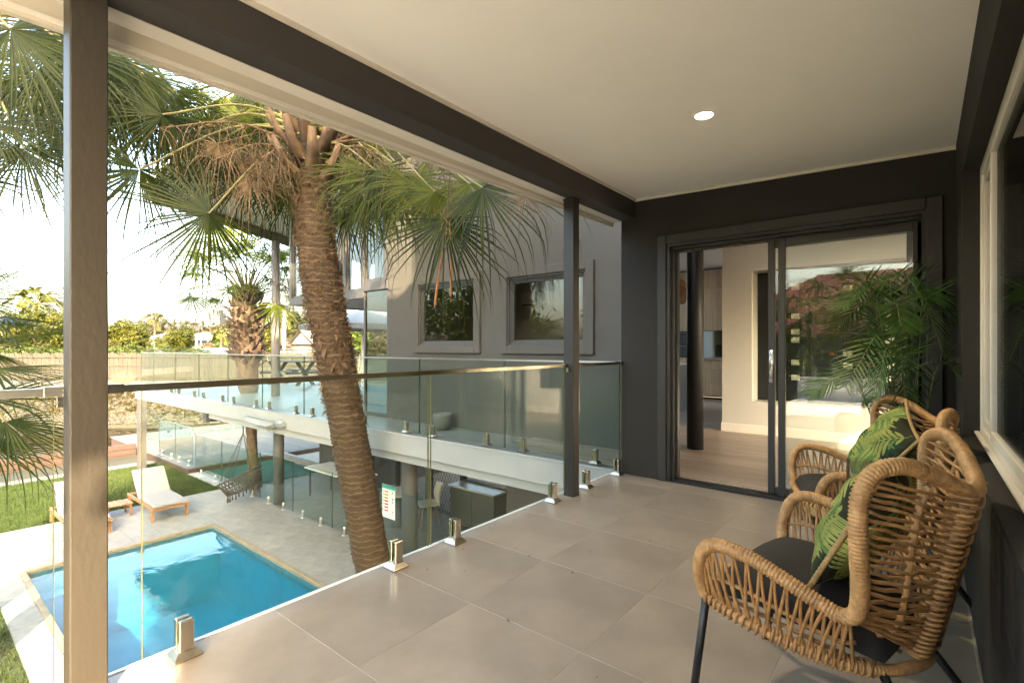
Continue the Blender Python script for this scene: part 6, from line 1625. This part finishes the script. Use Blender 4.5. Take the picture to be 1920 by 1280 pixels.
# shade umbrella under the bay
um = thing('shade_umbrella', 'white cantilever shade umbrella beyond the wing corner', 'umbrella', gz(665, 15, 0)); c = at(680, 588, 15)
q = MB(); q.add([c + Vector((1.3 * x, 1.3 * y, -.35)) for x, y in ((-1, -1), (1, -1), (1, 1), (-1, 1))] + [c + Vector((0, 0, .12))] + [c + Vector((1.3 * x, 1.3 * y, -.5)) for x, y in ((-1, -1), (1, -1), (1, 1), (-1, 1))], [(0, 1, 4), (1, 2, 4), (2, 3, 4), (3, 0, 4), (0, 5, 6, 1), (1, 6, 7, 2), (2, 7, 8, 3), (3, 8, 5, 0)]); q.build('canopy', M['shade_cloth'], um)
q = MB(); q.tube([c, (c.x, c.y, 0)], .035, 8); q.tube([c + Vector((0, 0, -.9)), c + Vector((.8, .5, -.35))], .02, 6); q.build('pole', M['alu_white'], um)

# ============================================================ BEHIND THE CAMERA (what the windows reflect and what shades the pool)
gp_ = thing('garden_palm', 'fan palm in the side garden behind the viewpoint', 'palm tree', (-1.4, -6.6, ZP)); Kg = Vector((-1.4, -6.6, 1.9)); rg_ = random.Random(6)
q, TPg = trunk_mesh(catmull([(-1.3, -6.6, ZP), (-1.35, -6.6, -.5), Kg], 6), lambda t: .2, 24, .05, .07, .012, .012, 9); q.build('trunk', M['trunk'], gp_, True)
for k in range(20):
    a = k * 2.4; el = -.3 + 1.5 * k / 20; hub = Kg + Vector((math.cos(a) * math.cos(el), math.sin(a) * math.cos(el), math.sin(el))) * 1.2; fan_frond(gp_, Kg, hub, .95, None, .7, YM if k % 3 == 0 else GM, 700 + k, nseg=26)
bt = [(Vector((1.8, -2.5, 5.6)), (1.7, 1.9)), (Vector((2.0, -5.2, 8.0)), (2.2, 1.9)), (Vector((3.4, -3.6, 7.0)), (1.9, 1.8)), (Vector((1.0, -3.8, 7.0)), (1.5, 1.5)), (Vector((1.4, -4.9, 9.8)), (1.9, 1.6)), (Vector((2.7, -3.1, 8.6)), (1.7, 1.6)), (Vector((1.5, -6.2, 8.5)), (1.9, 1.7)), (Vector((.3, -5.5, 7.6)), (1.5, 1.4)), (Vector((1.0, -3.2, 4.5)), (1.5, 1.4))]  # clumps of an added, unseen crown, placed to shade pool, loungers and palms
tree('shade_tree', 'unseen broad leafy tree added behind the viewpoint for shade', (2.6, -3.9, ZP), bt, 36000, .15, M['tree_green'], trunk_r=.24, seed=77)
nh = thing('neighbour_house', 'neighbouring white house with red tiled roof behind the viewpoint', 'house', (2, -16, ZP))
q = MB(); q.box(-7, 9, -20, -12, ZP, 1.6); q.build('wall', M['far_wall'], nh)
q = MB(); q.add([(-7.6, -20.6, 1.6), (9.6, -20.6, 1.6), (9.6, -11.4, 1.6), (-7.6, -11.4, 1.6), (-3.5, -16, 4.2), (5.5, -16, 4.2)], [(0, 1, 5, 4), (1, 2, 5), (2, 3, 4, 5), (3, 0, 4), (3, 2, 1, 0)]); q.build('roof', M['red_tile'], nh)
RT_ = MB().box(-.15, .15, -.19, .19, 0, .03, .008).mesh('roof_tile', M['red_tile'])
sl_ = math.atan2(2.6, 4.6); k = 0
for j in range(15):
    f_ = j / 15; hw = 8.55 * (1 - f_) + 4.5 * f_
    o = MB()
    for i in range(int(-hw / .3), int(hw / .3)):
        c_ = Vector((1.0 + i * .3 + .15, -11.4 - 4.6 * (f_ + .035), 1.6 + 2.6 * (f_ + .035) + .03)); o.obox(c_, (1, 0, 0), (0, -math.cos(sl_), math.sin(sl_)), (0, math.sin(sl_), math.cos(sl_)), .13, .19, .03)
    o.build('tile_course', M['red_tile'], nh)
for x in (-5.2, -1.5, 2.2, 5.9):
    q = MB(); q.box(x - .7, x + .7, -11.99, -11.93, -.9, .7); f_ = q.build('window_frame', M['alu_white'], nh); q = MB(); q.box(x - .6, x + .6, -11.92, -11.91, -.8, .6); q.build('pane', M['far_glass'], f_)
for i, (x, y, r_, mk, lab) in enumerate(((-2.9, -6.0, 1.5, 'tree_gold', 'golden shrub in the side garden'), (.6, -7.8, 1.6, 'tree_gold', 'wide golden shrub by the neighbouring house'), (-9.5, -6.0, 1.4, 'tree_green', 'green shrub in the side garden'), (-13, -7, 1.8, 'tree_green', 'large green shrub at the lawn edge'))):
    tree('garden_shrub', lab, (x, y, ZP), [(Vector((x, y, ZP + r_)), (r_, r_)), (Vector((x + r_ * .6, y, ZP + r_ * .8)), (r_ * .7, r_ * .7)), (Vector((x - r_ * .5, y + .3, ZP + r_ * 1.1)), (r_ * .7, r_ * .8))], 2600, .09, M[mk], 'shrub', 'side garden shrubs', .06, 90 + i)

hg = thing('garden_hedge', 'tall dark hedge along the side boundary behind the viewpoint', 'hedge', (0, -9.2, ZP)); q = MB(); rg_ = random.Random(9)
leaf_cloud(q, [(Vector((x, -9.2 + rg_.uniform(-.2, .2), z)), (1.0, .95)) for x in np.arange(-9, 8, 1.1) for z in (-1.6, -.3, 1.0, 2.0 + .4 * rg_.random())], 14000, .10, rg_); q.build('foliage', M['tree_green'], hg)

for i, (x, y, h, r_, lab) in enumerate(((-14.5, -6.5, 3.0, 2.6, 'leafy tree at the lawn edge left of the view'), (-20, -9, 4.0, 3.2, 'large leafy tree beyond the lawn left of the view'), (-9.0, -9.5, 3.4, 2.6, 'leafy tree between the side shrubs and the lawn'))):
    tree('lawn_tree', lab, (x, y, ZP), [(Vector((x, y, h - 1.0)), (r_ * .8, r_ * .8)), (Vector((x + r_ * .5, y, h - 1.8)), (r_ * .6, r_ * .6)), (Vector((x - r_ * .5, y + .5, h - .6)), (r_ * .6, r_ * .6)), (Vector((x, y + .6, h + .4)), (r_ * .6, r_ * .55))], 5000, .12, M['tree_green' if i else 'tree_gold'], group='trees round the lawn', trunk_r=.18, seed=120 + i)
